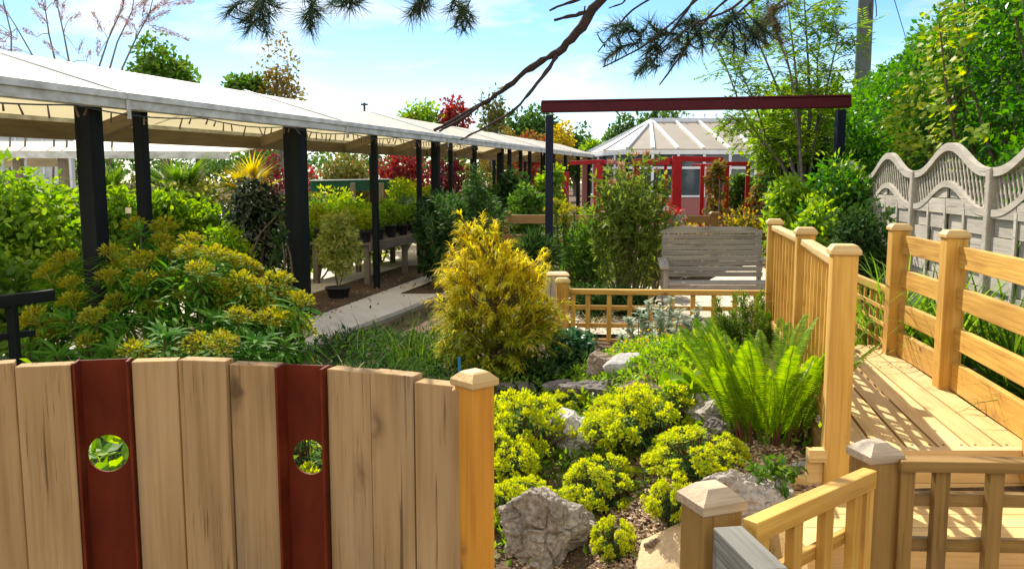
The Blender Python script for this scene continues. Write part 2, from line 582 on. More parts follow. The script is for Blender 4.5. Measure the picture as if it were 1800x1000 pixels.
M['bench_wood'] = wood('nursery bench timber', (.21, .17, .12), (.11, .085, .06), knots=.3, var=.2, crack=.6)
M['dark_beam'] = wood('dark creosoted beam', (.26, .20, .10), (.15, .11, .055), knots=.1, var=.2)
M['black_post'] = paint('black painted timber', (.006, .008, .008), (.012, .016, .015), rough=.7, spec=.12, streak=(.15, 1, 1), scale=12, bumpy=.25)
M['navy'] = paint('navy painted steel', (.006, .010, .024), (.008, .013, .03), rough=.45, spec=.2)
M['maroon'] = paint('maroon painted timber', (.078, .004, .010), (.062, .003, .008), rough=.4, spec=.2, scale=4)
M['red'] = paint('red painted timber', (.42, .006, .010), (.33, .005, .009), rough=.4, scale=5)
M['rust'] = paint('rust red steel', (.17, .028, .008), (.10, .015, .006), rough=.65, spec=.12, scale=7, bumpy=.12, streak=(1, 1, .5))
M['gutter'] = paint('white plastic gutter', (.66, .67, .64), (.36, .36, .31), rough=.6, scale=9, streak=(.5, .5, 1))
M['roof_sheet'] = membrane('white canopy sheet', (.70, .665, .58), (.93, .86, .66), .52)
M['white'] = paint('white painted frame', (.78, .80, .83), (.66, .70, .74), rough=.45)
M['roof_panel'] = membrane('cream roof panel', (.31, .26, .185), (.4, .34, .22), .05)
M['alu'] = paint('pale grey aluminium', (.58, .63, .70), (.48, .54, .62), rough=.4, metallic=.2)
M['glass'] = glass_mat('window glass', (.05, .08, .10), .7)
M['pink_wall'] = paint('pink brown brick', (.36, .15, .14), (.26, .10, .10), rough=.9, scale=20)
M['grey_board'] = paint('grey sheet cladding', (.42, .46, .48), (.34, .38, .40), rough=.7)
M['green_paint'] = paint('dark green board', (.012, .10, .055), (.010, .08, .045), rough=.5)
M['pole'] = wood('grey green pole', (.085, .11, .095), (.055, .07, .06), knots=.1, var=.05, crack=.3)
M['wire'] = paint('dark cable', (.03, .03, .03), rough=.6)
M['bulb'] = paint('string light', (.12, .07, .03), (.08, .05, .03), rough=.4)
M['bark'] = paint('bark', (.16, .105, .07), (.085, .055, .04), rough=.95, scale=18, bumpy=.9, streak=(1, 1, .25))
M['pine_bark'] = paint('pine bark', (.055, .036, .03), (.03, .02, .017), rough=.95, scale=25, bumpy=1.0)
M['grey_bark'] = paint('grey stems', (.20, .18, .16), (.12, .10, .085), rough=.9, scale=18, bumpy=.6)
M['stem'] = paint('green stems', (.12, .13, .04), (.10, .07, .03), rough=.7)
M['red_stem'] = paint('red brown stems', (.15, .045, .022), (.10, .03, .015), rough=.8)
M['pot'] = paint('black plastic pot', (.018, .018, .02), (.025, .025, .027), rough=.45)
M['red_pot'] = paint('red plastic pot', (.45, .015, .02), rough=.4)
M['pale_label'] = paint('pale plant label', (.75, .76, .55), rough=.5)
M['blue_label'] = paint('blue plant label', (.03, .28, .62), rough=.4)
M['rock_pale'] = stone('pale limestone', (.17, .145, .11), (.40, .35, .28), (.62, .57, .50), 6)
M['rock_front'] = stone('rugged front stone', (.085, .065, .045), (.28, .235, .18), (.58, .53, .45), 5)
M['rock_white'] = stone('white limestone', (.34, .32, .28), (.56, .53, .48), (.70, .67, .62), 7)
M['rock_dark'] = stone('dark garden stone', (.07, .055, .045), (.17, .14, .12), (.34, .30, .28), 8)
M['rock_brown'] = stone('brown boulder', (.13, .075, .035), (.26, .18, .11), (.42, .36, .30), 6)
M['pebble'] = stone('pebble', (.35, .33, .31), (.48, .46, .43), (.58, .56, .53), 9)
M['soil'] = soil('soil', ((.05, .03, .016), (.095, .06, .032), (.17, .115, .065)))
M['chips'] = soil('stone chips', ((.32, .22, .14), (.50, .38, .26), (.62, .52, .40)), scale=40, fine=150)
M['concrete'] = soil('concrete path', ((.52, .45, .35), (.62, .55, .45), (.70, .63, .53)), scale=1.6, fine=40, bumps=.2, rough=.85)
M['sand'] = soil('sandy paving', ((.48, .33, .17), (.56, .40, .22), (.62, .46, .27)), scale=2.5, fine=50, bumps=.15, rough=.85)
M['kerb'] = soil('kerb concrete', ((.22, .19, .16), (.30, .26, .22), (.36, .32, .28)), scale=3, fine=40, bumps=.3)
M['patio'] = flags('patio slabs', (.50, .40, .29), (.60, .50, .38), (.24, .19, .14))

# ================================================================== camera, sun, sky
cam = bpy.data.cameras.new('camera')
cam.sensor_width = 36; cam.lens = 30; cam.clip_end = 3000; cam.clip_start = .05
co = bpy.data.objects.new('camera', cam); COL.objects.link(co)
co.location = (0, 0, EYE); co.rotation_euler = (PI / 2 - PITCH, 0, 0)
scene.camera = co

SUN_EL = math.radians(42)
sx, sy = -.30, .954
hl = math.hypot(sx, sy); sx, sy = sx / hl, sy / hl
to_sun = Vector((sx * math.cos(SUN_EL), sy * math.cos(SUN_EL), math.sin(SUN_EL)))
sl = bpy.data.lights.new('sun', 'SUN'); sl.energy = 4.9; sl.angle = math.radians(.53); sl.color = (1.0, .93, .80)
so = bpy.data.objects.new('sun', sl); COL.objects.link(so)
so.rotation_euler = (-to_sun).to_track_quat('-Z', 'Y').to_euler()

w = bpy.data.worlds.new('World'); scene.world = w; w.use_nodes = True
nt = w.node_tree
for n in list(nt.nodes): nt.nodes.remove(n)
out = nt.nodes.new('ShaderNodeOutputWorld')
bg = nd(nt, 'ShaderNodeBackground', Strength=.10)
sky = nt.nodes.new('ShaderNodeTexSky'); sky.sky_type = 'NISHITA'; sky.sun_disc = False
sky.sun_elevation = SUN_EL; sky.sun_rotation = math.atan2(sx, sy)
sky.ozone_density = 2.2; sky.dust_density = .2; sky.air_density = .9
tc = nt.nodes.new('ShaderNodeTexCoord')
mp = nt.nodes.new('ShaderNodeMapping'); mp.inputs['Scale'].default_value = (1, 1, 3.6); mp.inputs['Location'].default_value = (.35, .2, .13)
nt.links.new(tc.outputs['Generated'], mp.inputs['Vector'])
n1 = nd(nt, 'ShaderNodeTexNoise', Scale=4.2, Detail=9.0, Roughness=.58, Distortion=.25)
nt.links.new(mp.outputs[0], n1.inputs['Vector'])
cl = ramp(nt, n1.outputs[0], [(.51, (0, 0, 0)), (.62, (.6, .6, .6)), (.75, (1, 1, 1))])
hs = nd(nt, 'ShaderNodeHueSaturation', Saturation=1.3, Value=1.0); nt.links.new(sky.outputs[0], hs.inputs['Color'])
colr = mixc(nt, cl, hs.outputs[0], (6.4, 6.6, 6.8))
# heaped white clouds added behind the camera, out of view, to fill the shade
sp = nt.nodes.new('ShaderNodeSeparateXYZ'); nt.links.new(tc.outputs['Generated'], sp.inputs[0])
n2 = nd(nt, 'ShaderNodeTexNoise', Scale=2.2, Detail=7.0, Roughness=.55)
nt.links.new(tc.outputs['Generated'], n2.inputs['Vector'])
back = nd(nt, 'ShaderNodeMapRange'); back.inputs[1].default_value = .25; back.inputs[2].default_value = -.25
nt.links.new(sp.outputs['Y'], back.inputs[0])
fill_clouds = ramp(nt, n2.outputs[0], [(.36, (0, 0, 0)), (.48, (1, 1, 1))])
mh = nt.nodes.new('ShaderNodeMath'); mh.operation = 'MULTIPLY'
nt.links.new(back.outputs[0], mh.inputs[0]); nt.links.new(fill_clouds, mh.inputs[1])
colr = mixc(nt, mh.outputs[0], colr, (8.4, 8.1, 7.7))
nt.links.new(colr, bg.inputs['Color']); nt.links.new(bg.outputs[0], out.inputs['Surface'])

scene.view_settings.view_transform = 'Standard'
scene.view_settings.look = 'None'
scene.view_settings.exposure = 0.88
scene.view_settings.gamma = 1
cy = scene.cycles
cy.max_bounces = 7; cy.diffuse_bounces = 3; cy.glossy_bounces = 2; cy.transmission_bounces = 4; cy.transparent_max_bounces = 6
cy.use_denoising = True
cy.sample_clamp_indirect = 6

# ================================================================== ground
def axis(lo, hi, step, far):
    core = np.arange(lo, hi + 1e-6, step)
    g = [hi + (far - hi) * k for k in (.01, .03, .07, .15, .3, .6, 1)]
    l = [lo - (far + lo) * k for k in (.01, .03, .07, .15, .3, .6, 1)][::-1]
    return np.array(l + list(core) + g)


def sheet(name, xs, ys, mat, off=0.0, fn=ground, bumpy=0.0, kind='structure'):
    X, Y = np.meshgrid(xs, ys, indexing='ij')
    Z = fn(X, Y) + off
    if bumpy:
        near = (np.abs(X) < 14) & (Y > -2) & (Y < 30)
        Z = Z + near * bumpy * (np.sin(X * 5.1 + Y * 2.3) * np.sin(Y * 4.3 - X * 1.7) + .5 * np.sin(X * 13 + 3) * np.sin(Y * 11))
    nx, ny = len(xs), len(ys)
    V = np.stack([X, Y, Z], -1).reshape(-1, 3)
    i = np.arange(nx - 1)[:, None] * ny + np.arange(ny - 1)[None]
    F = np.stack([i, i + ny, i + ny + 1, i + 1], -1).reshape(-1, 4)
    return tag(link(name, mesh(name, [(V, F)], True), mat), kind=kind)


tag(sheet('ground', axis(-14, 14, .2, 600), axis(-3, 30, .2, 600), M['soil'], bumpy=.012))


def poly_sheet(name, poly, mat, off, step=.25, thick=None):
    """sheet over a quad (4 plan corners) following the ground"""
    a, b, c, d = (np.array(q, float) for q in poly)
    n = max(2, int(np.linalg.norm(b - a) / step)); m = max(2, int(np.linalg.norm(d - a) / step))
    s = np.linspace(0, 1, n + 1)[:, None, None]; t = np.linspace(0, 1, m + 1)[None, :, None]
    Q = (a * (1 - s) + b * s) * (1 - t) + (d * (1 - s) + c * s) * t
    Z = ground(Q[..., 0], Q[..., 1]) + off
    V = np.concatenate([Q, Z[..., None]], -1).reshape(-1, 3)
    i = np.arange(n)[:, None] * (m + 1) + np.arange(m)[None]
    F = np.stack([i, i + m + 1, i + m + 2, i + 1], -1).reshape(-1, 4)
    return tag(link(name, mesh(name, [(V, F)], True), mat), kind='structure')


def front(Y):  # the gallery's front line in plan
    return -3.24 + .236 * (Y - 5.4)


poly_sheet('concrete_path', [(front(3) - 6, 3), (front(3) + .2, 3), (front(9) + .35, 9), (front(9) - 9, 9)], M['concrete'], .02)
poly_sheet('concrete_path', [(front(9) - 9, 9), (front(9) + .35, 9), (front(24) + .5, 24), (front(24) - 16, 24)], M['concrete'], .02)
poly_sheet('patio', [(.55, 8.35), (3.0, 8.35), (3.3, 11.9), (.55, 11.9)], M['patio'], .03)
sp_ = [gpix(*q_) for q_ in ((1085, 1015), (1240, 1015), (1262, 905), (1128, 958))]
poly_sheet('sandy_path', [(.1, 2.0), (.9, 2.0), (sp_[2].x, sp_[2].y), (sp_[3].x, sp_[3].y)], M['sand'], .022, .12)
poly_sheet('leaf_litter_bed', [(front(4) - .8, 4), (front(4) + .10, 4), (front(14.5) + .05, 14.5), (front(14.5) - .75, 14.5)], M['soil'], .033)
# the kerb that holds the path above the planting
k0, k1, k2 = at(560, 612, 8.2), at(764, 524, 11.8), None
ker = [gpix(540, 618), gpix(605, 586), gpix(690, 555), gpix(775, 520)]
A = [(p.x, p.y, gz(p.x, p.y) + .035) for p in ker]
B = [(p.x + .10, p.y - .06, gz(p.x, p.y) + .035) for p in ker]
tag(link('path_kerb', mesh('kerb', [strip_prism(A, B, (0, 0, -.22))]), M['kerb']), kind='structure')
# fill the bit of path between the gallery and that kerb
A = [(front(p.y) + .1, p.y, gz(p.x, p.y) + .028) for p in ker]
B = [(p.x + .005, p.y, gz(p.x, p.y) + .028) for p in ker]
tag(link('concrete_path', mesh('path', [strip_prism(A, B, (0, 0, -.06))]), M['concrete']), kind='structure')

# stone chips lying in the rock garden
R = rng(5)


def chips(name, n, area, size, mat):
    x0, x1, y0, y1 = area
    x = R.uniform(x0, x1, n); y = y0 + (y1 - y0) * R.random(n) ** 1.3
    z = ground(x, y) + .004 + .006 * R.random(n)
    o = np.array([(1, 0, 0), (-1, 0, 0), (0, 1, 0), (0, -1, 0), (0, 0, 1), (0, 0, -1)], float)
    F = np.array([(0, 2, 4), (2, 1, 4), (1, 3, 4), (3, 0, 4), (2, 0, 5), (1, 2, 5), (3, 1, 5), (0, 3, 5)])
    sc = size * (.5 + R.random((n, 1, 3))) * np.array([1, .75, .45])
    v = o[None] * sc + R.normal(size=(n, 6, 3)) * size * .15
    a = R.random(n) * 2 * PI
    ca, sa = np.cos(a)[:, None], np.sin(a)[:, None]
    v = np.stack([v[..., 0] * ca - v[..., 1] * sa, v[..., 0] * sa + v[..., 1] * ca, v[..., 2]], -1) + np.stack([x, y, z], -1)[:, None]
    FF = F[None] + (np.arange(n) * 6)[:, None, None]
    return tag(link(name, mesh(name, [(v.reshape(-1, 3), FF.reshape(-1, 3))]), mat), kind='stuff', cat='gravel',
               label='small pale stone chips scattered over the rock garden soil')


def chipmat():
    m, nt, out = new_mat('chip stone')
    g = nt.nodes.new('ShaderNodeNewGeometry')
    c = ramp(nt, g.outputs['Random Per Island'], [(0, (.14, .08, .04)), (.35, (.34, .21, .11)), (.7, (.50, .34, .19)), (1, (.64, .52, .36))])
    p = nd(nt, 'ShaderNodeBsdfPrincipled', Roughness=.85)
    nt.links.new(c, p.inputs['Base Color']); nt.links.new(p.outputs[0], out.inputs[0])
    return m


M['chip'] = chipmat()
chips('gravel', 15000, (.0, 1.25, 3.05, 5.4), .0115, M['chip'])

# ================================================================== decks
rail_l = lambda Y: 1.25 + .2 * (Y - 3.26)
rail_r = lambda Y: 2.16 + .15 * (Y - 4.2)
Y0, Y1, DZ = 3.24, 5.35, .57
ang = math.atan2(1, .175)
MD = Matrix.Translation((1.62, Y0, DZ)) @ Matrix.Rotation(ang, 4, 'Z')
parts = []
NB = 6
for i in range(NB):
    g = .012
    for (ya, yb) in ((Y0, 4.72), (4.725, Y1)):
        q = []
        for Yv, s in ((ya, i / NB), (yb, i / NB), (yb, (i + 1) / NB), (ya, (i + 1) / NB)):
            a, b = rail_l(Yv) + .05, rail_r(Yv) + .03
            q.append(a + (b - a) * s + (g / 2 if s == i / NB else -g / 2))
        ring = [(q[0], ya), (q[1], yb), (q[2], yb), (q[3], ya)]
        V = [(x, y, DZ - .03) for x, y in ring] + [(x, y, DZ) for x, y in ring]
        V = np.array([tuple(MD.inverted() @ Vector(v)) for v in V])
        F = np.array([(0, 1, 2, 3), (4, 7, 6, 5), (0, 4, 5, 1), (1, 5, 6, 2), (2, 6, 7, 3), (3, 7, 4, 0)])
        parts.append((V, F))
tag(link('upper_deck', mesh('deck', parts), M['deck'], M=MD), kind='structure')
scr = []
for Yv in (3.27, 4.69, 4.76, 5.3):
    for i in range(NB):
        for f_ in (.22, .78):
            a, b = rail_l(Yv) + .05, rail_r(Yv) + .03
            scr += boxes([((a + (b - a) * (i + f_) / NB, Yv, DZ + .0008), (.008, .008, .003), .4)])
tag(link('deck_screws', mesh('screws', scr), M['wire']), 'small dark screw heads along the ends of the upper deck boards', 'screws', kind='stuff')
# nosing, risers and the lower steps: boards run across
def boards_x(name, items, mat='deck'):
    return tag(link(name, mesh(name, boxes(items)), M[mat]), kind='structure')


boards_x('deck_step', [((1.72, Y0 - .022, DZ - .022), (1.14, .042, .048), 0), ((1.72, Y0 - .012, DZ - .092), (1.14, .025, .085), 0), ((1.72, Y0 - .012, DZ - .178), (1.14, .025, .082), 0)])
low = [((1.68, 3.14 - k * .118, .395), (1.36, .112, .03), 0) for k in range(4)]
low += [((1.68, 2.715, .355), (1.36, .025, .11), 0), ((1.68, 2.715, .25), (1.36, .025, .095), 0)]
low += [((1.68, 2.64 - k * .118, .205), (1.36, .112, .03), 0) for k in range(9)]
low += [((1.68, 1.63, .10), (1.36, .025, .17), 0)]
boards_x('lower_deck', low)
boards_x('deck_edging', [((.985, 2.95, .30), (.05, .62, .235), 0), ((.985, 2.15, .13), (.05, .98, .17), 0), ((1.10, 3.235, .33), (.26, .035, .25), 0)])
boards_x('deck_fascia', [((1.232 + .16, 3.9, .42), (.03, 1.3, .2), -.2)], 'pine_dark')
# ================================================================== palisade of oak planks and steel channels
px_b = [-160, -75, 25, 125, 228, 312, 397, 482, 570, 648, 726, 806]
kinds = ['w', 'w', 'w', 's', 'w', 'w', 'w', 's', 'w', 'w', 'w']
top_y = [655, 650, 643, 637, 634.5, 636, 639, 643, 649, 657, 667, 678]


def gate_Y(px):
    return float(np.interp(px, [-200, 0, 300, 560, 820], [2.06, 2.17, 2.26, 2.20, 2.03]))


g0 = at(330, 640, 2.3)
gate = thing('palisade_fence', 'curved palisade of weathered oak planks and two rust red steel channels with round holes', 'fence', (g0.x, g0.y, 0))
for i, k in enumerate(kinds):
    a = at(px_b[i], top_y[i], gate_Y(px_b[i])); b = at(px_b[i + 1], top_y[i + 1], gate_Y(px_b[i + 1]))
    zt = (a.z + b.z) / 2
    d = Vector((b.x - a.x, b.y - a.y, 0)); wdt = d.length; d.normalize()
    nrm = Vector((-d.y, d.x, 0))          # away from the camera
    mid = Vector(((a.x + b.x) / 2, (a.y + b.y) / 2, 0))
    if k == 'w':
        th = .05
        c = mid + nrm * (th / 2 + [.0, .014, -.003, .009, .003][i % 5])
        beam('plank', (c.x, c.y, -.05), (c.x, c.y, zt + [0, .006, -.004, .003][i % 4]), wdt - [.004, .006, .0035][i % 3], th, M['oak'], gate, up=nrm, bev=.003)
    else:
        # steel channel: web set back between two flanges, a round hole through the web
        ft, dep, wt = .007, .05, .006
        hy = 797 if i == 3 else 805
        hpx = 190 if i == 3 else 541
        hol = at(hpx, hy, gate_Y(hpx) + .04)
        off = (Vector((hol.x, hol.y, 0)) - mid).dot(d); hz = hol.z; r = .052 if i == 3 else .049
        bm = bmesh.new()
        hw = wdt / 2 - .002
        off = max(-hw + r + .012, min(hw - r - .012, off))
        outer = [bm.verts.new(v) for v in ((-hw, 0, -.05), (hw, 0, -.05), (hw, 0, zt - .004), (-hw, 0, zt - .004))]
        inner = [bm.verts.new((off + r * math.cos(t), 0, hz + r * math.sin(t))) for t in np.linspace(0, 2 * PI, 41)[:-1]]
        es = [bm.edges.new((outer[j], outer[(j + 1) % 4])) for j in range(4)] + [bm.edges.new((inner[j], inner[(j + 1) % 40])) for j in range(40)]
        bmesh.ops.triangle_fill(bm, use_beauty=True, use_dissolve=False, edges=es)
        geo = bmesh.ops.extrude_face_region(bm, geom=list(bm.faces))
        bmesh.ops.translate(bm, vec=(0, wt, 0), verts=[v for v in geo['geom'] if isinstance(v, bmesh.types.BMVert)])
        bmesh.ops.recalc_face_normals(bm, faces=bm.faces)
        me = bpy.data.meshes.new('web'); bm.to_mesh(me); bm.free()
        Mx = Matrix(((d.x, nrm.x, 0, mid.x + nrm.x * dep), (d.y, nrm.y, 0, mid.y + nrm.y * dep), (0, 0, 1, 0), (0, 0, 0, 1)))
        web = link('steel_channel', me, M['rust'], gate, Mx)
        for s in (-1, 1):
            c = mid + d * (s * (hw - ft / 2 - .001)) + nrm * (dep / 2 - .004)
            beam('flange', (c.x, c.y, -.05), (c.x, c.y, zt), ft, dep + .008, M['rust'], web, up=nrm, bev=.002)
pp = at(834, 668, 2.02)
post_yaw = math.radians(43)
ep = beam('end_post', (pp.x, pp.y, -.05), (pp.x, pp.y, pp.z - .006), .068, .068, M['orange_pine'], gate, up=(math.cos(post_yaw), math.sin(post_yaw), 0), bev=.003)
link('cap', cap_mesh(.084, .036, .032), M['pine_cap'], ep, Matrix.Translation((pp.x, pp.y, pp.z - .012)) @ Matrix.Rotation(post_yaw, 4, 'Z'))
c = at(808, 690, 2.035)
beam('batten', (c.x, c.y, -.05), (c.x, c.y, c.z + .012), .036, .05, M['oak'], gate, up=(0, 1, 0), bev=.003)

# ================================================================== the trellis balustrade in the right foreground
Q1 = (.948, 2.2); Q2 = (.452, 1.88)
tb = thing('trellis_balustrade', 'low pine trellis balustrade with two square capped posts at the bottom of the steps', 'balustrade', (Q1[0], Q1[1], .2))
capped_post('post', Q1[0] + .018, Q1[1], -.02, .918, .092, M['pine_dark'], M['old_cap'], tb, yaw=math.radians(14), capw=1.12, caph=.048)
capped_post('post', Q2[0] + .004, Q2[1], -.05, .915, .10, M['pine_dark'], M['old_cap'], tb, yaw=math.radians(20), capw=1.14, caph=.052)


def trellis(root, p0, p1, ztop, zbot, n_up, bars, w=.036, th=.022, railw=.05, railh=.04, mat='pine', end=True, uprights=None, lap=.018, cross_name='crossbar'):
    p0, p1 = Vector((*p0, 0)), Vector((*p1, 0))
    d = (p1 - p0).normalized(); n = Vector((-d.y, d.x, 0))
    if n.y > 0: n = -n                      # towards the camera
    up = Vector((0, 0, 1))
    beam('top_rail', p0 + up * ztop, p1 + up * ztop, railw, railh, M[mat], root, bev=.004)
    ts = uprights if uprights is not None else [(i + .5 * (not end)) / (n_up - (1 if end else 0)) for i in range(n_up)]
    for t in ts:
        q = p0 + (p1 - p0) * t
        beam('upright', q + up * zbot, q + up * (ztop - railh / 2 - .001), w, th, M[mat], root, up=n, bev=.003)
    for zb in bars:
        q0, q1 = p0 - n * lap + up * zb, p1 - n * lap + up * zb
        beam(cross_name, q0, q1, th * .7, w * .95, M[mat], root, bev=.003)


trellis(tb, (1.01, 2.165), (1.70, 2.135), .868, .12, 0, (.765, .64, .50, .36), w=.038, th=.030, railw=.055, railh=.03, mat='pine_dark',
        uprights=[.035, .165, .365, .565, .765, .965], lap=.024)
trellis(tb, (.925, 2.13), (.52, 1.79), .842, .12, 0, (.70, .55, .40), w=.036, th=.026, railw=.038, railh=.048, mat='pine',
        uprights=[.03, .14, .40, .66, .92], lap=.022)
gb0, gb1 = zpix(1279, 924, .86), zpix(1358, 1000, .86)
gb = tag(beam('sleeper', (gb0.x, gb0.y, .77), (gb1.x, gb1.y, .77), .066, .18, M['sleeper'], bev=.004), 'grey weathered timber sleeper running from the front capped post', 'sleeper')
gb2 = beam('support_post', ((gb0.x + gb1.x) / 2, (gb0.y + gb1.y) / 2, -.02), ((gb0.x + gb1.x) / 2, (gb0.y + gb1.y) / 2, .678), .05, .05, M['grey_wood'], gb, up=(1, 0, 0))

# ================================================================== railing with thin spindles on the left of the deck
dr = thing('deck_railing', 'pine deck railing with three capped posts and thin trellis uprights', 'railing', (1.25, 3.2, .3))
PL = [(1.262, 3.235, .30, 1.365), (1.565, 4.55, .25, 1.36), (1.83, 5.95, .15, 1.345)]
ryaw = -math.atan(.2)
for x, y, z0, z1 in PL:
    capped_post('post', x, y, z0, z1, .092, M['pine'], M['pine_cap'], dr, yaw=ryaw, capw=1.2, caph=.038, inset=.025)
for (xa, ya, _, _), (xb, yb, _, _) in zip(PL, PL[1:]):
    a, b = Vector((xa, ya, 0)), Vector((xb, yb, 0)); d = (b - a).normalized()
    a2, b2 = a + d * .047, b - d * .047
    beam('handrail', a2 + Vector((0, 0, 1.285)), b2 + Vector((0, 0, 1.285)), .06, .034, M['pine_cap'], dr, bev=.008)
    beam('bottom_rail', a2 + Vector((0, 0, .63)), b2 + Vector((0, 0, .63)), .04, .045, M['pine'], dr, bev=.004)
    n = 9
    side = Vector((d.y, -d.x, 0))
    for k in range(n):
        q = a2 + (b2 - a2) * ((k + .5) / n)
        beam('upright', q + Vector((0, 0, .653)), q + Vector((0, 0, 1.267)), .024, .02, M['pine'], dr, up=side, bev=.003)
    for z in (.76, .88, 1.0, 1.12):
        o = side * .021 + Vector((0, 0, z))
        beam('crossbar', a2 + o, b2 + o, .02, .024, M['pine'], dr, bev=.003)

# ================================================================== close boarded rail fence right of the deck
rf = thing('rail_fence', 'pine fence of wide horizontal rails and thick capped posts right of the deck', 'fence', (2.16, 4.2, .45))
RP = [(2.30, 5.07, .45, 1.355), (2.19, 4.22, .45, 1.365), (2.015, 3.15, .45, 1.37), (1.92, 2.5, .3, 1.37)]
for x, y, z0, z1 in RP:
    capped_post('post', x, y, z0, z1, .10, M['pine'], M['pine_cap'], rf, yaw=-math.atan(.15), capw=1.17, caph=.04, inset=.03)
for (xa, ya, _, _), (xb, yb, _, _) in zip(RP, RP[1:]):
    a, b = Vector((xa, ya, 0)), Vector((xb, yb, 0)); d = (b - a).normalized()
    n = Vector((d.y, -d.x, 0))
    if n.x < 0: n = -n
    for z in (1.235, 1.035, .835, .645):
        q = Vector((0, 0, z)) + n * .02
        beam('rail', a + d * .06 + q, b - d * .06 + q, .032, .105 if z > .7 else .14, M['pine_cap' if z < 0 else 'pine'], rf, bev=.004)
# small trellis carrying on beyond it
st = thing('garden_trellis', 'small square pine trellis beyond the far end of the deck', 'trellis', (2.33, 5.2, .5))
trellis(st, (2.315, 5.14), (2.44, 6.05), .93, .50, 0, (.82, .72, .615), w=.028, th=.018, railw=.035, railh=.05, uprights=[.04, .18, .34, .50, .66, .82, .97])

# ================================================================== low trellis fence in the middle
mt = thing('trellis_fence', 'low pine trellis fence with a capped end post beside the yellow conifer', 'fence', (.5, 8.2, 0))
p = gp(988, 8.2)
capped_post('post', p.x, p.y, p.z - .05, .68, .118, M['pine'], M['pine_cap'], mt, caph=.045, capw=1.2, inset=.04)
trellis(mt, (p.x + .06, 8.2), (2.75, 8.05), .548, .06, 0, (.39, .215, .06), w=.045, th=.03, railw=.06, railh=.05,
        uprights=[.02, .085, .178, .268, .358, .45, .54, .63, .72, .81, .9, .98], lap=.025)
capped_post('post', 2.82, 8.04, .0, .68, .118, M['pine'], M['pine_cap'], mt, caph=.045, capw=1.2, inset=.04)
pb = gp(978, 8.9)
tag(capped_post('timber_post', pb.x, pb.y, pb.z - .05, .66, .24, M['grey_wood'], M['pine_cap'], None, capw=1.06, caph=.03), 'short wide grey timber post behind the trellis end post', 'post')

# ================================================================== brown rail fence behind the bench
bf = thing('timber_fence', 'brown two rail timber fence between the pergola and the red frames', 'fence', (0, 13.8, .1))
bx = [(889, 13.9), (1062, 13.8), (1254, 13.6), (1420, 13.5)]
pts = [gp(a, b) for a, b in bx]
for q in pts:
    capped_post('post', q.x, q.y, q.z - .05, 1.13, .13, M['brown_wood'], M['brown_wood'], bf, capw=1.25, caph=.05, inset=.04)
for a, b in zip(pts, pts[1:]):
    for z, h in ((1.0, .14), (.68, .14)):
        beam('rail', (a.x + .065, a.y, z), (b.x - .065, b.y, z), .05, h, M['brown_wood'], bf)

# ================================================================== garden bench
bz = gz(1.9, 9.6) + .03
BY = 9.75
xl, xr = colx(1156, BY, .7), colx(1352, BY, .7)
be = thing('garden_bench', 'silver grey wooden garden bench with a slatted back on the patio', 'bench', ((xl + xr) / 2, BY, bz))
lean = .2
xbl, xbr = xl + .07, xr - .07
for k in range(8):
    z = bz + .43 + k * .061
    y = BY + (z - bz - .4) * lean
    beam('back_slat', (xbl, y, z), (xbr, y, z), .02, .053, M['grey_wood'], be, up=(0, -lean, 1), bev=.003)
n = 17
A = []; B = []
for i in range(n):
    t = i / (n - 1); x = xbl - .02 + (xbr - xbl + .04) * t
    zt = bz + .925 + .045 * float(sstep(.0, .14, t) * (1 - sstep(.86, 1, t)))
    y = BY + .5 * lean
    A.append((x, y - .015, bz + .895)); B.append((x, y - .015, zt))
link('top_rail', mesh('rail', [strip_prism(A, B, (0, .032, 0))]), M['grey_wood'], be)
for x, s_ in ((xl, 1), (xr, -1)):
    beam('back_leg', (x + .09 * s_, BY + .045, bz), (x + .09 * s_, BY + .05 + .5 * lean, bz + .89), .05, .05, M['grey_wood'], be, up=(0, 1, 0))
    beam('front_leg', (x, BY - .52, bz), (x, BY - .52, bz + .545), .055, .06, M['grey_wood'], be, up=(0, 1, 0))
    beam('armrest', (x - .03 * s_, BY - .62, bz + .565), (x + .06 * s_, BY + .08, bz + .60), .10, .035, M['grey_wood'], be)
    beam('side_rail', (x + .02 * s_, BY - .48, bz + .31), (x + .08 * s_, BY + .02, bz + .29), .03, .08, M['grey_wood'], be)
for k in range(5):
    y = BY - .50 + k * .105
    beam('seat_slat', (xl + .03, y, bz + .385 - .03 * k / 4), (xr - .03, y, bz + .385 - .03 * k / 4), .09, .026, M['grey_wood'], be, bev=.004)
beam('front_rail', (xl + .03, BY - .535, bz + .325), (xr - .03, BY - .535, bz + .325), .03, .085, M['grey_wood'], be)

# ================================================================== maroon topped pergola frame
pg = thing('pergola_frame', 'open pergola frame with a maroon beam on two dark navy posts', 'pergola', (2.2, 11.1, .1))
a = at(952, 189.5, 11.8); b = at(1495, 180, 11.0)
for q, s in ((at(966, 202, 11.8), -1), (at(1478, 192, 11.0), 1)):
    beam('post', (q.x, q.y, gz(q.x, q.y) - .05), (q.x, q.y, q.z - .01), .105, .105, M['navy'], pg, up=(0, 1, 0), bev=.006)
beam('beam', a, b, .15, .135, M['maroon'], pg, bev=.01)
beam('cap_rail', a + Vector((.01, 0, .078)), b + Vector((-.01, 0, .078)), .18, .022, M['maroon'], pg, bev=.004)

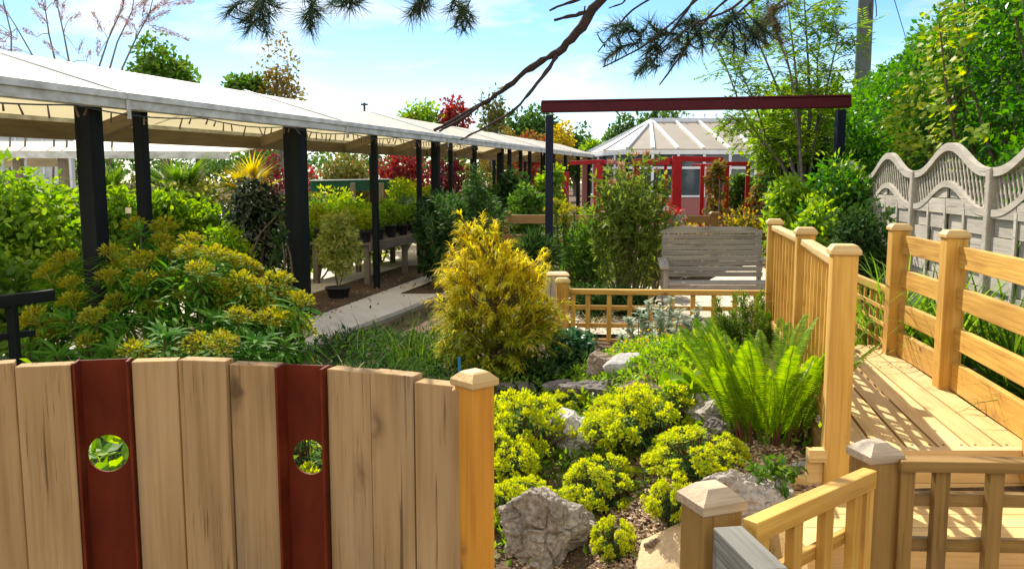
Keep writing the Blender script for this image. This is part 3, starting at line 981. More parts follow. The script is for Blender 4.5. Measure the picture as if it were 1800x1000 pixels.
# ================================================================== red door frames
def red_frame(label, posts, beams_, base=None):
    q = gp(*posts[0][:2])
    r = thing('red_pergola', label, 'door frame', q, 'red painted timber frames by the conservatory')
    for px, Y, pyt, wpx in posts:
        t = at(px, pyt, Y); z0 = gz(t.x, Y)
        beam('post', (t.x, Y, z0 - .03), (t.x, Y, t.z), wpx * Y / 1500, wpx * Y / 1500 * .8, M['red'], r, up=(0, 1, 0), bev=.006)
    for p0, Ya, p1, Yb, h in beams_:
        u, v = at(p0[0], p0[1], Ya), at(p1[0], p1[1], Yb)
        beam('beam', u, v, .13, h, M['red'], r, bev=.006)
    return r


red_frame('wide red frame right of centre whose thick post stands before the conservatory window',
          [(1190, 17.0, 282, 16), (1235, 17.6, 288, 7), (1263, 17.0, 288, 11)], [((1182, 279), 17, (1270, 281), 17, .10)])
red_frame('red frame whose post is half hidden by the tall pink tipped shrub', [(1118, 17.8, 286, 11), (1170, 17.4, 286, 5)], [((1112, 286), 17.8, (1181, 283.5), 17.1, .14)])
red_frame('narrow low red frame rightmost of the row beside the dark shrub', [(1277, 17.3, 292, 9), (1315, 17.3, 292, 7)], [((1271, 288), 17.3, (1319, 288), 17.3, .08)])
red_frame('red frame next to the covered walkway with bright leaves climbing over it', [(994, 19.5, 302, 12), (1052, 19.5, 289, 16)], [((1004, 287), 20.0, (1060, 284), 19.4, .09), ((1060, 286), 19.4, (1084, 286), 20.5, .09)])
red_frame('slim red frame standing between the two wide ones', [(1247, 19.0, 292, 9)], [((1222, 290), 19.0, (1262, 291), 18.0, .06)])

# ================================================================== conservatory
cs = thing('conservatory', 'white framed conservatory with a cream panelled hipped roof behind the red frames', 'conservatory', (6, 30, .35))
ev = [at(1036, 263, 32.5), at(1062, 264, 30.0), at(1102, 262, 28.5), at(1420, 258, 28.5)]
zev = ev[2].z
ev = [Vector((p.x, p.y, zev)) for p in ev]
ev.append(Vector((ev[3].x, 36, zev))); ev.append(Vector((ev[0].x, 36, zev)))
zr = at(1146, 212, 31.5).z
r0, r1 = Vector((at(1146, 212, 31.5).x, 31.8, zr)), Vector((at(1420, 206, 31.5).x, 31.8, zr))
gl = gz(6, 30)


def quadmesh(name, polys, th):
    bm = bmesh.new()
    for P_ in polys:
        vs = [bm.verts.new(q) for q in P_]
        bm.faces.new(vs)
    bmesh.ops.remove_doubles(bm, verts=bm.verts, dist=.001)
    bmesh.ops.recalc_face_normals(bm, faces=bm.faces)
    ge = bmesh.ops.extrude_face_region(bm, geom=list(bm.faces))
    bmesh.ops.translate(bm, vec=(0, 0, -th), verts=[v for v in ge['geom'] if isinstance(v, bmesh.types.BMVert)])
    bmesh.ops.recalc_face_normals(bm, faces=bm.faces)
    me = bpy.data.meshes.new(name); bm.to_mesh(me); bm.free()
    return me


roof = link('roof', quadmesh('roof', [(ev[2], ev[3], r1, r0), (ev[1], ev[2], r0), (ev[0], ev[1], r0), (ev[5], ev[0], r0), (ev[4], ev[5], r0, r1)], .05), M['roof_panel'], cs)
up = Vector((0, 0, .03))
beam('ridge', r0 + up, r1 + up, .2, .14, M['alu'], roof)
for q in ev[:3] + [ev[5]]:
    beam('roof_bar', q + up, r0 + up, .10, .07, M['alu'], roof)
for k in range(1, 9):
    q = ev[2] + (ev[3] - ev[2]) * (k / 7.0)
    t = r0 + (r1 - r0) * ((k) / 7.0)
    qx = at(1102 + k * 45, 262, 28.5).x
    if qx > ev[3].x: break
    q = Vector((qx, ev[2].y, zev)); t = Vector((min(max(qx - .35, r0.x), r1.x), r0.y, zr))
    beam('roof_bar', q + up, t + up, .09, .07, M['white'], roof)
q0 = Vector((at(1150, 212, 28.5).x, ev[2].y, zev))
beam('roof_bar', q0 + up, r0 + up, .09, .07, M['white'], roof)
for k in range(12):
    x = r0.x + .3 + k * .42
    if x > r1.x: break
    link('finial', mesh('finial', [tube(np.array([[0, 0, 0], [0, 0, .05], [0, 0, .10], [0, 0, .16], [0, 0, .2]]), [.02, .012, .05, .025, .005], 6)], True), M['alu'], roof, Matrix.Translation((x, r0.y, zr + .1)))
for a, b in zip(ev[:3], ev[1:4]):
    beam('fascia', a + Vector((0, 0, -.11)), b + Vector((0, 0, -.11)), .10, .14, M['white'], cs)
    n = max(1, round((b - a).length / .9))
    beam('sill', Vector((a.x, a.y, gl + .6)), Vector((b.x, b.y, gl + .6)), .14, .06, M['white'], cs)
    beam('transom', Vector((a.x, a.y, zev - .62)), Vector((b.x, b.y, zev - .62)), .07, .08, M['white'], cs)
    beam('base_wall', Vector((a.x, a.y, gl + .27)), Vector((b.x, b.y, gl + .27)), .1, .58, M['pink_wall'], cs)
    for k in range(n + 1):
        q = a + (b - a) * (k / n)
        beam('mullion', Vector((q.x, q.y, gl + .632)), Vector((q.x, q.y, zev - .182)), .09, .09, M['white'], cs, up=(0, 1, 0))
    for k in range(n):
        q, r = a + (b - a) * ((k + .05) / n), a + (b - a) * ((k + .95) / n)
        beam('window', Vector((q.x, q.y + .01, (gl + zev - .62 + .59) / 2)), Vector((r.x, r.y + .01, (gl + zev - .62 + .59) / 2)), .012, zev - .66 - gl - .63, M['glass'], cs, bev=0)
        beam('window', Vector((q.x, q.y + .01, zev - .38)), Vector((r.x, r.y + .01, zev - .38)), .012, .38, M['glass'], cs, bev=0)
bk = beam('back_wall', Vector((ev[0].x, 35.8, gl + 1.1)), Vector((ev[3].x, 35.8, gl + 1.1)), .2, 2.3, M['pink_wall'], cs)
beam('blind', Vector((at(1108, 300, 29.2).x, 29.2, gl + 1.35)), Vector((at(1178, 300, 29.2).x, 29.2, gl + 1.35)), .03, 1.35, M['pink_wall'], cs)

# ================================================================== covered walkway (gallery)
D2 = Vector((.236, 1, 0)).normalized(); NL = Vector((-1, .236, 0)).normalized()
GUT = lambda Y: 2.065 + .0133 * Y
F3 = lambda Y, off=0.0, dz=0.0: Vector((front(Y), Y, GUT(Y) + dz)) + NL * off
cw = thing('covered_walkway', 'long covered walkway with a white sheeted gable roof on black posts', 'walkway', (front(9), 9, .1))
cuts = [2.4, 6.55, 10.4, 14.3, 18.2, 22.1, 27.0, 32.0]
WID, RISE = 2.5, .50
for a, b in zip(cuts, cuts[1:]):
    b2 = b - .012
    for nm, o0, o1, z0, z1 in (('roof_sheet', -.04, WID / 2, .115, RISE), ('roof_sheet', WID / 2 + .004, WID + .06, RISE, .12)):
        A = [F3(a, o0, z0), F3(b2, o0, z0)]; B = [F3(a, o1, z1), F3(b2, o1, z1)]
        link(nm, mesh('sheet', [strip_prism(A, B, (0, 0, -.012))]), M['roof_sheet'], cw)
    # gutter: stepped profile swept along the eave
    prof = [(-.055, .13), (-.075, .125), (-.085, .075), (-.070, .070), (-.078, .005), (-.06, 0), (.0, 0), (.0, .02), (-.045, .02), (-.045, .13)]
    V = []
    for Y in (a + .004, b - .004):
        for o, z in prof: V.append(F3(Y, o, z - .01))
    n = len(prof)
    bm = bmesh.new(); vs = [bm.verts.new(v) for v in V]
    for i in range(n): bm.faces.new((vs[i], vs[(i + 1) % n], vs[n + (i + 1) % n], vs[n + i]))
    bm.faces.new(vs[:n]); bm.faces.new(vs[n:][::-1])
    bmesh.ops.recalc_face_normals(bm, faces=bm.faces)
    me = bpy.data.meshes.new('gutter'); bm.to_mesh(me); bm.free()
    link('gutter', me, M['gutter'], cw)
    for o0, o1, z0, z1 in ((-.03, WID / 2, .127, RISE + .012), (WID / 2, WID + .04, RISE + .012, .134)):
        if b < 31: beam('roof_seam', F3(b - .006, o0, z0), F3(b - .006, o1, z1), .035, .014, M['alu'], cw, bev=.003)
    beam('joint_clip', F3(b - .02, -.088, -.012), F3(b + .02, -.088, -.012), .012, .14, M['gutter'], cw)
beam('eave_beam', F3(2.4, .04, .055), F3(32, .04, .055), .05, .05, M['dark_beam'], cw)
beam('inner_beam', F3(2.4, .56, -.16), F3(32, .56, -.16), .08, .13, M['dark_beam'], cw)
beam('rear_rail', F3(2.4, WID, .075), F3(32, WID, .075), .05, .06, M['gutter'], cw)
POSTS = [(3.1, .14), (6.35, .135), (6.92, .085), (9.46, .19), (11.65, .076), (13.4, .07), (14.2, .125), (15.0, .07), (16.5, .075), (18.5, .13), (19.3, .08), (20.4, .08), (21.4, .08), (23.1, .13), (24.5, .09), (26.5, .09), (29, .12), (31.5, .12)]
for Y, wd in POSTS:
    q = F3(Y, .10)
    beam('post', (q.x, q.y, gz(q.x, q.y) - .03), (q.x, q.y, q.z + .01), wd, wd, M['black_post'], cw, up=D2, bev=.006)
for Y in [2.6, 4.6, 6.92, 9.46, 11.65, 13.4, 15.0, 16.6, 18.4, 20.4, 22.5, 24.5, 27, 29, 31.5]:
    beam('tie', F3(Y, .07, -.02), F3(Y, .52, -.155), .06, .11, M['dark_beam'], cw)
for Y in [2.5, 9.1, 13.9, 17.2, 21.1, 22.5, 24.5, 27, 29, 31.5]:
    q = F3(Y, WID)
    beam('post', (q.x, q.y, gz(q.x, q.y) - .03), (q.x, q.y, q.z + .044), .09, .09, M['black_post'], cw, up=D2, bev=.006)
# fairy lights under the gutter
R = rng(11)
path = []; bulbs = []
for Y in np.arange(3.0, 16, .12):
    s = F3(Y, -.088, -.02 - .035 * abs(math.sin(Y * 2.1)))
    path.append(s)
    if R.random() < .75:
        h = np.array(s)
        bulbs.append(tube(np.array([h, h + np.array([R.normal() * .02, R.normal() * .02, -.04 - .05 * R.random()])]), [.005, .008], 5))
sl_ = thing('string_lights', 'string of tiny unlit lights dangling under the walkway gutter', 'string lights', path[0])
link('wire', mesh('wire', [tube(np.array(path), .0055, 5)]), M['wire'], sl_)
tag(link('bulbs', mesh('bulbs', bulbs), M['bulb'], sl_), kind='stuff')

# ================================================================== black handrail at the left edge
bh = thing('black_handrail', 'low black metal handrail at the left edge behind the oak palisade', 'handrail', (-2.6, 4.6, 0))
a, b = at(-60, 539, 4.3), at(92, 518, 4.75)
beam('rail', a, b, .05, .065, M['black_post'], bh, bev=.008)
a2, b2 = at(-60, 600, 4.3), at(60, 585, 4.65)
beam('rail', a2, b2, .03, .035, M['black_post'], bh)
for q in (at(20, 530, 4.52), at(-55, 540, 4.32)):
    beam('post', (q.x, q.y, -.02), (q.x, q.y, q.z - .0), .045, .045, M['black_post'], bh, up=(0, 1, 0))

# ================================================================== second canopy and sheds beyond
nc = thing('nursery_canopy', 'low white roofed nursery canopy seen under the covered walkway', 'canopy', gp(60, 15))
za, zb = at(60, 244, 17).z, at(60, 264, 15).z
A = [(-18.5, 17.4, za), (-4.6, 17.4, za - .05)]; B = [(-18.5, 15, zb + .02), (-4.9, 15, zb - .03)]
link('roof', mesh('roof', [strip_prism(A, B, (0, 0, -.03))]), M['roof_sheet'], nc)
beam('fascia', (-18.5, 14.96, zb - .04), (-4.9, 14.96, zb - .09), .05, .13, M['gutter'], nc)
for px in (-90, 44, 122, 262, 360):
    q = gp(px, 15.1)
    beam('post', q, (q.x, q.y, zb - .03), .13, .13, M['bench_wood'], nc, up=(0, 1, 0))
for px0, px1 in ((8, 38), (48, 100)):
    u, v = at(px0, 284, 15.6), at(px1, 284, 15.6)
    beam('back_board', u, v, .05, .20, M['pale_grey_wood'], nc)
gs = thing('grey_shed', 'long grey clad shed roof showing above the nursery canopy', 'shed', gp(40, 22))
u = at(-250, 238, 22); v = at(125, 240, 22)
beam('wall', (u.x, 22, 1.5), (v.x, 22, 1.5), .2, 2.6, M['grey_board'], gs)
for k in range(9):
    x = u.x + (v.x - u.x) * k / 8
    beam('batten', (x, 21.88, .3), (x, 21.88, 2.79), .05, .03, M['alu'], gs, up=(0, 1, 0))
tp = at(125, 240, 12)
tag(beam('timber_stake', (tp.x, 12.6, gz(tp.x, 12.6)), (at(124, 238, 12.3).x, 12.6, at(124, 238, 12.3).z), .11, .11, M['pale_grey_wood'], up=(0, 1, 0)), 'pale rough timber stake under the back beam left of the first post', 'stake')
gbd = thing('green_board', 'long dark green board on short timber posts in the nursery', 'board', gp(615, 18))
u, v = at(546, 328, 17.5), at(684, 325, 18.5)
beam('board', u, v, .04, .215, M['green_paint'], gbd)
beam('ledge', u + Vector((0, 0, .118)), v + Vector((0, 0, .118)), .12, .02, M['alu'], gbd)
for px in (622, 570, 672):
    q = at(px, 322, 17.88)
    beam('post', (q.x, q.y - .12, gz(q.x, q.y)), (q.x, q.y - .12, q.z), .1, .06, M['bench_wood'], gbd, up=(0, 1, 0))

# ================================================================== wavy lattice fence
lf = thing('lattice_fence', 'pale weathered garden fence with wavy lattice tops between concrete posts', 'fence', (3.37, 6, .4))
FP = [(2.78, 2.45), (3.075, 4.23), (3.37, 6.0), (3.67, 7.8), (3.97, 9.6), (4.27, 11.4)]
ztop = [1.70, 1.70, 1.70, 1.70, 1.66, 1.64]
M['concrete_post'] = soil('concrete fence post', ((.30, .26, .21), (.42, .37, .30), (.50, .45, .38)), scale=6, fine=70, bumps=.25, rough=.85)
for (x, y), zt in zip(FP, ztop):
    beam('post', (x, y, .2), (x, y, zt), .085, .10, M['concrete_post'], lf, up=(1, -.167, 0), bev=.012)
for (pa, za_), (pb_, zb_) in zip(zip(FP, ztop), list(zip(FP, ztop))[1:]):
    a, b = Vector((*pa, 0)), Vector((*pb_, 0)); d = (b - a).normalized(); L = (b - a).length
    o = Vector((-d.y, d.x, 0))
    if o.x > 0: o = -o                     # the camera's side
    a = a + d * .05; L -= .1
    zl = lambda u: za_ + (zb_ - za_) * u - .03
    wave = lambda u: .5 - .5 * math.cos(2 * PI * u)
    hi = lambda u: zl(u) + .21 * wave(u) ** 1.25
    lo = lambda u: zl(u) - .285 + .20 * wave(u) ** 1.25
    P3 = lambda u, z, off=0: tuple(a + d * (L * u) + o * off + Vector((0, 0, z)))
    us = np.linspace(0, 1, 29)
    # boards below the lower arch, alternately proud and set back
    parts = []
    row = 0; z = .35
    while z < 1.62:
        h = .125
        for j in range(4):
            u0, u1 = j / 4 + .004, (j + 1) / 4 - .004
            off = .018 if (j + row) % 2 else 0.0
            if row % 3 == 2: off = .03
            uu = np.linspace(u0, u1, 8)
            tops = [min(z + h - .006, lo(u) - .02) for u in uu]
            if max(tops) < z + .01: continue
            A_ = [P3(u, z, off) for u in uu]; B_ = [P3(u, max(t, z + .004), off) for u, t in zip(uu, tops)]
            parts.append(strip_prism(A_, B_, tuple(-o * .014)))
        for j in range(5):
            pass
        row += 1; z += h
    MX = Matrix.Translation(Vector((pa[0], pa[1], 0))) @ Matrix.Rotation(math.atan2(d.y, d.x), 4, 'Z')
    inv = np.array(MX.inverted())

    def loc(ps):
        return [((np.c_[V, np.ones(len(V))] @ inv.T)[:, :3], F) for V, F in ps]
    pn = link('panel', mesh('panel', loc(parts)), M['pale_grey_wood'], lf, MX)
    link('panel_batten', mesh('battens', loc([strip_prism([P3(u - .012, .35, .034), P3(u - .012, min(1.40, lo(u) - .05), .034)], [P3(u + .012, .35, .034), P3(u + .012, min(1.40, lo(u) - .05), .034)], tuple(-o * .012)) for u in (.25, .5, .75)])), M['pale_grey_wood'], pn, MX)
    for fn, hh, nm in ((hi, .062, 'arch_rail'), (lo, .05, 'arch_rail')):
        A_ = [P3(u, fn(u) - hh / 2, .035) for u in us]; B_ = [P3(u, fn(u) + hh / 2, .035) for u in us]
        link(nm, mesh('arch', loc([strip_prism(A_, B_, tuple(-o * .05))])), M['pale_grey_wood'], pn, MX)
    lat = []
    for s, offl in ((1, .006), (-1, -.006)):
        for k in range(-3, 30):
            u0 = k * .045
            pts_ = []
            for t in np.linspace(0, 1, 25):
                z = zl(.5) - .32 + .6 * t; u = u0 + s * t * (.6 * .5 / L) - (0 if s > 0 else 0)
                if 0 <= u <= 1 and lo(u) < z < hi(u): pts_.append((u, z))
            if len(pts_) < 2: continue
            (ua, z0), (ub, z1) = pts_[0], pts_[-1]
            lat.append(strip_prism([P3(ua - .006, z0, offl), P3(ub - .006, z1, offl)], [P3(ua + .006, z0, offl), P3(ub + .006, z1, offl)], tuple(-o * .008)))
    link('lattice', mesh('lattice', loc(lat)), M['pale_grey_wood'], pn, MX)

# ================================================================== telegraph pole
tq = at(1517, 110, 20)
tl = thing('telegraph_pole', 'tall grey green utility pole rising behind the hedge', 'utility pole', (tq.x, 20, gz(tq.x, 20)))
link('pole', mesh('pole', [tube(np.array([[0, 0, 0], [0, 0, 3], [0, 0, 6], [0.03, 0, 8.5]]), [.2, .18, .165, .15], 14)], True), M['pole'], tl, Matrix.Translation((tq.x, 20, gz(tq.x, 20))))
lp = [at(1533, -40, 19.8), at(1540, 10, 19.8), at(1541, 28, 19.8), at(1536, 35, 19.8), at(1531, 28, 19.8), at(1531, 5, 19.8)]
link('cable_loop', mesh('loop', [tube(np.array(lp), .012, 5)]), M['wire'], tl)
tag(link('overhead_wire', mesh('wire', [tube(np.array([at(1555, -200, 21), at(1572, 0, 24), at(1590, 60, 30), at(1600, 110, 40)]), .012, 5)]), M['wire']), 'thin overhead wire dropping behind the hedge by the pole', 'wire')
ap = at(641, 210, 45)
tag(link('roof_aerial', mesh('aerial', [tube(np.array([[ap.x, 45, 3.0], [ap.x, 45, at(641, 181, 45).z]]), .06, 6), tube(np.array([[ap.x - .18, 45, at(641, 184, 45).z], [ap.x + .18, 45, at(641, 184, 45).z]]), .05, 6)]), M['wire']), 'tiny dark aerial pole far beyond the walkway roof', 'aerial')
# ================================================================== leaf colours
L = {}
L['bright'] = leafmat('bright green leaves', (.09, .20, .010), (.15, .29, .015), (.26, .37, .025), .48, spec=.04)
L['mid'] = leafmat('mid green leaves', (.045, .12, .015), (.07, .16, .018), (.12, .20, .03), .4)
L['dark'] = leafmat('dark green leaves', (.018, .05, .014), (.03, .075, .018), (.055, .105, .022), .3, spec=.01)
L['laurel'] = leafmat('glossy dark leaves', (.012, .03, .012), (.02, .045, .016), (.035, .06, .02), .15, rough=.3, spec=.10)
L['hedge'] = leafmat('hedge leaves', (.025, .115, .010), (.05, .185, .012), (.10, .26, .02), .42, rough=.35, spec=.045)
L['vine'] = leafmat('yellow green vine leaves', (.16, .28, .015), (.27, .36, .02), (.42, .44, .03), .45)
L['red'] = leafmat('red young leaves', (.20, .02, .03), (.32, .035, .03), (.14, .06, .03), .4, hue=.5)
L['purple'] = leafmat('purple leaves', (.10, .012, .03), (.16, .02, .035), (.09, .03, .03), .35, hue=.5)
L['olive'] = leafmat('olive leaves', (.07, .09, .02), (.11, .13, .025), (.17, .15, .04), .35)
L['rusty'] = leafmat('rusty leaves', (.16, .10, .02), (.22, .16, .03), (.14, .16, .03), .4)
L['yellow'] = leafmat('yellow leaves', (.40, .30, .015), (.48, .38, .02), (.33, .33, .03), .45)
L['gold'] = leafmat('golden conifer threads', (.62, .54, .025), (.72, .63, .035), (.52, .54, .03), .5, val=1.4)
L['lime_thread'] = leafmat('green conifer threads', (.17, .22, .018), (.28, .33, .022), (.42, .42, .03), .48)
L['chartreuse'] = leafmat('chartreuse bracts', (.47, .54, .015), (.58, .62, .02), (.37, .48, .02), .45, val=1.35)
L['bluegreen'] = leafmat('blue green leaves', (.06, .14, .05), (.09, .18, .06), (.13, .22, .06), .35)
L['whorl'] = leafmat('long ribbed leaves', (.05, .155, .016), (.08, .21, .02), (.13, .27, .03), .44, spec=.012)
L['honey'] = leafmat('honey brown flowers', (.27, .30, .018), (.38, .40, .025), (.31, .23, .025), .38, val=1.3)
L['fern'] = leafmat('fern fronds', (.10, .22, .010), (.17, .31, .014), (.27, .38, .025), .45, val=1.45)
L['grass'] = leafmat('grass blades', (.06, .14, .015), (.10, .20, .02), (.17, .24, .03), .42)
L['reed'] = leafmat('reed blades', (.10, .22, .02), (.15, .30, .03), (.22, .34, .05), .45)
L['darkgrass'] = leafmat('dark grass blades', (.03, .085, .012), (.05, .12, .014), (.10, .17, .02), .4, spec=.006)
L['dry'] = leafmat('dry grass', (.34, .26, .12), (.45, .36, .18), (.28, .22, .10), .35, hue=.5)
L['silver'] = leafmat('silver leaves', (.27, .34, .23), (.36, .43, .31), (.44, .48, .36), .3, val=1.2)
L['variegated'] = leafmat('cream and green leaves', (.13, .22, .03), (.38, .42, .08), (.52, .52, .16), .42, val=1.2)
L['needles'] = leafmat('pine needles', (.018, .042, .022), (.03, .06, .025), (.05, .08, .03), .2)
L['needles_brown'] = leafmat('dry pine needles', (.07, .06, .02), (.10, .075, .03), (.05, .07, .025), .25)
L['plume'] = leafmat('pink brown plumes', (.36, .20, .17), (.44, .27, .22), (.30, .19, .14), .4, hue=.5, val=1.2)
L['blue_dark'] = leafmat('bluish ground leaves', (.02, .09, .04), (.03, .12, .05), (.06, .16, .06), .25, rough=.35, spec=.08)
L['far'] = leafmat('far tree leaves', (.03, .085, .018), (.05, .115, .022), (.08, .15, .03), .4)
L['palm'] = leafmat('palm fans', (.06, .15, .015), (.10, .20, .02), (.15, .24, .03), .4)
L['palm_yellow'] = leafmat('yellow palm fans', (.38, .32, .02), (.46, .38, .03), (.34, .34, .03), .45)
L['pinktip'] = leafmat('pink young leaves', (.50, .24, .20), (.42, .26, .12), (.5, .34, .26), .4, hue=.5, val=1.2)
L['flower_red'] = leafmat('red flowers', (.5, .02, .03), (.6, .06, .05), (.45, .03, .08), .3, hue=.5, val=1.2)
L['flower_yellow'] = leafmat('yellow flowers', (.62, .48, .02), (.7, .55, .03), (.6, .4, .02), .35, val=1.2)
L['flower_white'] = leafmat('white flowers', (.7, .68, .6), (.75, .74, .7), (.65, .66, .6), .3, val=1.1)
L['dark2'] = leafmat('long dark leaves', (.025, .07, .016), (.04, .10, .02), (.075, .14, .03), .32)
L['litter'] = leafmat('dry leaf litter', (.16, .085, .035), (.28, .17, .08), (.40, .28, .15), .1, hue=.5, val=1.1)
L['oleander'] = leafmat('narrow olive leaves', (.075, .125, .02), (.12, .19, .025), (.19, .25, .04), .45)


# ------------------------------------------------------------------ clump crowns
def clump_set(R, k, rx, ry, rz, cz, surf=.55, flat=0.0, taper=0.0):
    d = rdir(R, k)
    r = (surf + (1 - surf) * R.random(k)) * (R.random(k) ** .12)
    p = d * r[:, None] * np.array([rx, ry, rz])
    if taper:                                # narrower towards the top
        f = 1 - taper * np.clip(p[:, 2:3] / rz, -.2, 1)
        p[:, :2] *= f
    p[:, 2] += cz
    return p


def foliage(R, C_, rad, n, Ln, Wd, tmpl='diamond', droop=.15, spread=.7, shell=.35, flat=.85, up=.35):
    K = len(C_)
    rad = np.broadcast_to(np.asarray(rad, float), (K,))
    pr = rad ** 2; pr = pr / pr.sum()
    idx = R.choice(K, n, p=pr)
    d = rdir(R, n)
    r = rad[idx] * (shell + (1 - shell) * R.random(n) ** .6)
    pos = C_[idx] + d * r[:, None] * np.array([1, 1, flat])
    ld = unit(d * spread + rdir(R, n) * .75 + np.array([0, 0, -droop]))
    nn = unit(d * .35 + rdir(R, n) * .6 + np.array([0, 0, up]))
    s = .65 + .7 * R.random(n)
    return leaves(pos, ld, nn, Ln * s, Wd * s, tmpl)


def branches(R, base, tips, r0, r1=.25, bend=.1, sides=5, n=6):
    out = []
    for t in tips:
        b = R.normal(size=3) * bend * np.linalg.norm(np.asarray(t) - base); b[2] = abs(b[2]) * .6
        out.append(tube(curve(base, t, b, n, R, 0), np.linspace(r0, r0 * r1, n), sides))
    return out


def bush(name, label, cat, px, Y, w, h, leaf, n, Ln, Wd, tmpl='diamond', k=45, rc=.2, group=None, seed=1, base=None, cz=None, stems=7,
         stem='grey_bark', depth=None, surf=.5, droop=.15, taper=.15, low=.0, extra=None, z0=None, trunk=0, trunk_mat='bark', spread=.7, shell=.35):
    """px, Y: where it stands; w, h: its width and height in metres"""
    R = rng(seed)
    q = Vector(base) if base is not None else gp(px, Y)
    if z0 is not None: q.z = z0
    r = thing(name, label, cat, q, group)
    low_z = low * h
    rx = w / 2; ry = (depth or w) / 2; rz = (h - low_z) / 2
    rcm = rc * min(rx, rz) * 2
    C_ = clump_set(R, k, max(rx - rcm * .7, .05), max(ry - rcm * .7, .05), max(rz - rcm * .6, .05), low_z + rz, surf, taper=taper)
    rad = rcm * (.6 + .7 * R.random(k))
    MM = Matrix.Translation(q)
    f = link('crown' if trunk else 'foliage', mesh('leaves', [foliage(R, C_, rad, n, Ln, Wd, tmpl, droop, spread, shell)]), L[leaf], r, MM)
    sel = C_[R.choice(k, min(k, stems), replace=False)]
    if trunk:
        top = np.array([R.normal() * .03 * h, R.normal() * .03 * h, low_z + rz * .7])
        tp_ = [tube(curve((0, 0, -.05), top, (.02 * h, 0, 0), 7, R, .01), np.linspace(trunk, trunk * .5, 7), 8)]
        for s in sel:
            o = np.array([0, 0, low_z * (.7 + .5 * R.random())]); o[:2] = top[:2] * (o[2] / max(top[2], .1))
            tp_ += branches(R, o, [s], trunk * .45, .2, .08)
        link('trunk', mesh('trunk', tp_, True), M[trunk_mat], r, MM)
    else:
        link('stems', mesh('stems', branches(R, np.array([0, 0, -.03]), sel, .012 * h + .004, .3, .1), True), M[stem], r, MM)
    if extra:
        for nm, mat, fn in extra:
            link(nm, mesh(nm, fn(R, C_, rad)), L[mat], r, MM)
    return r


def top_tips(n, Ln, Wd, tmpl='diamond', frac=.4, upw=.8):
    def fn(R, C_, rad):
        o = np.argsort(-C_[:, 2])[:max(3, int(len(C_) * frac))]
        idx = R.choice(o, n)
        d = unit(rdir(R, n) * .7 + np.array([0, 0, upw]))
        pos = C_[idx] + d * rad[idx][:, None] * (.8 + .3 * R.random((n, 1)))
        return [leaves(pos, unit(d + rdir(R, n) * .4), rdir(R, n), Ln * (.7 + .6 * R.random(n)), Wd, tmpl)]
    return fn


def stem_shrub(name, label, px, Y, w, h, leaf, nst, per, Ln, Wd, group, seed, tip=None, depth=None, stem='grey_bark', prof=(.55, 1.0), up=.5):
    """many upright stems clothed with narrow leaves"""
    R = rng(seed)
    q = gp(px, Y); r = thing(name, label, 'shrub', q, group)
    lv, tp_, st = [], [], []
    dp = depth or w
    for k in range(nst):
        a = k * 2.399; f = math.sqrt((k + .5) / nst)
        x, y = math.cos(a) * f * w / 2, math.sin(a) * f * dp / 2
        z = h * (prof[1] - (prof[1] - prof[0]) * f ** 1.5) * R.uniform(.72, 1.02)
        b0 = np.array([x * .18 + R.normal() * .03, y * .18, -.03]); t_ = np.array([x, y, z])
        C_ = curve(b0, t_, np.array([x, y, 0]) * .12, 10, R, .012)
        st.append(tube(C_, np.linspace(.011, .003, 10), 5))
        for _ in range(3):                        # side shoots
            j = R.integers(4, 9); e = C_[j] + unit(rdir(R, 1)[0] * np.array([1, 1, .2]) + np.array([0, 0, .8])) * R.uniform(.12, .3) * h / 1.8
            S_ = curve(C_[j], e, (0, 0, -.01), 5)
            st.append(tube(S_, np.linspace(.004, .002, 5), 4))
            m = per // 4; t = R.integers(1, 5, m)
            lv.append(leaves(S_[t] + R.normal(size=(m, 3)) * .012, unit(rdir(R, m) * .9 + np.array([0, 0, up])), rdir(R, m) * .6 + np.array([0, 0, .5]), Ln * (.6 + .6 * R.random(m)), Wd, 'lance'))
        m = per; t = .22 + .78 * R.random(m) ** .8
        ii = np.clip((t * 9).astype(int), 0, 8); pos = C_[ii] + (C_[ii + 1] - C_[ii]) * R.random((m, 1))
        lv.append(leaves(pos + R.normal(size=(m, 3)) * .015, unit(rdir(R, m) * .9 + np.array([0, 0, up])), rdir(R, m) * .6 + np.array([0, 0, .5]), Ln * (.65 + .6 * R.random(m)), Wd, 'lance'))
        if tip and R.random() < .55:
            m = 9
            tp_.append(leaves(np.repeat(t_[None], m, 0), unit(rdir(R, m) * .7 + np.array([0, 0, 1.1])), rdir(R, m), Ln * .8, Wd * .9, 'lance'))
    MM = Matrix.Translation(q)
    link('foliage', mesh('leaves', lv), L[leaf], r, MM); link('stems', mesh('stems', st, True), M[stem], r, MM)
    if tp_: link('young_leaves', mesh('tips', tp_), L[tip], r, MM)
    return r


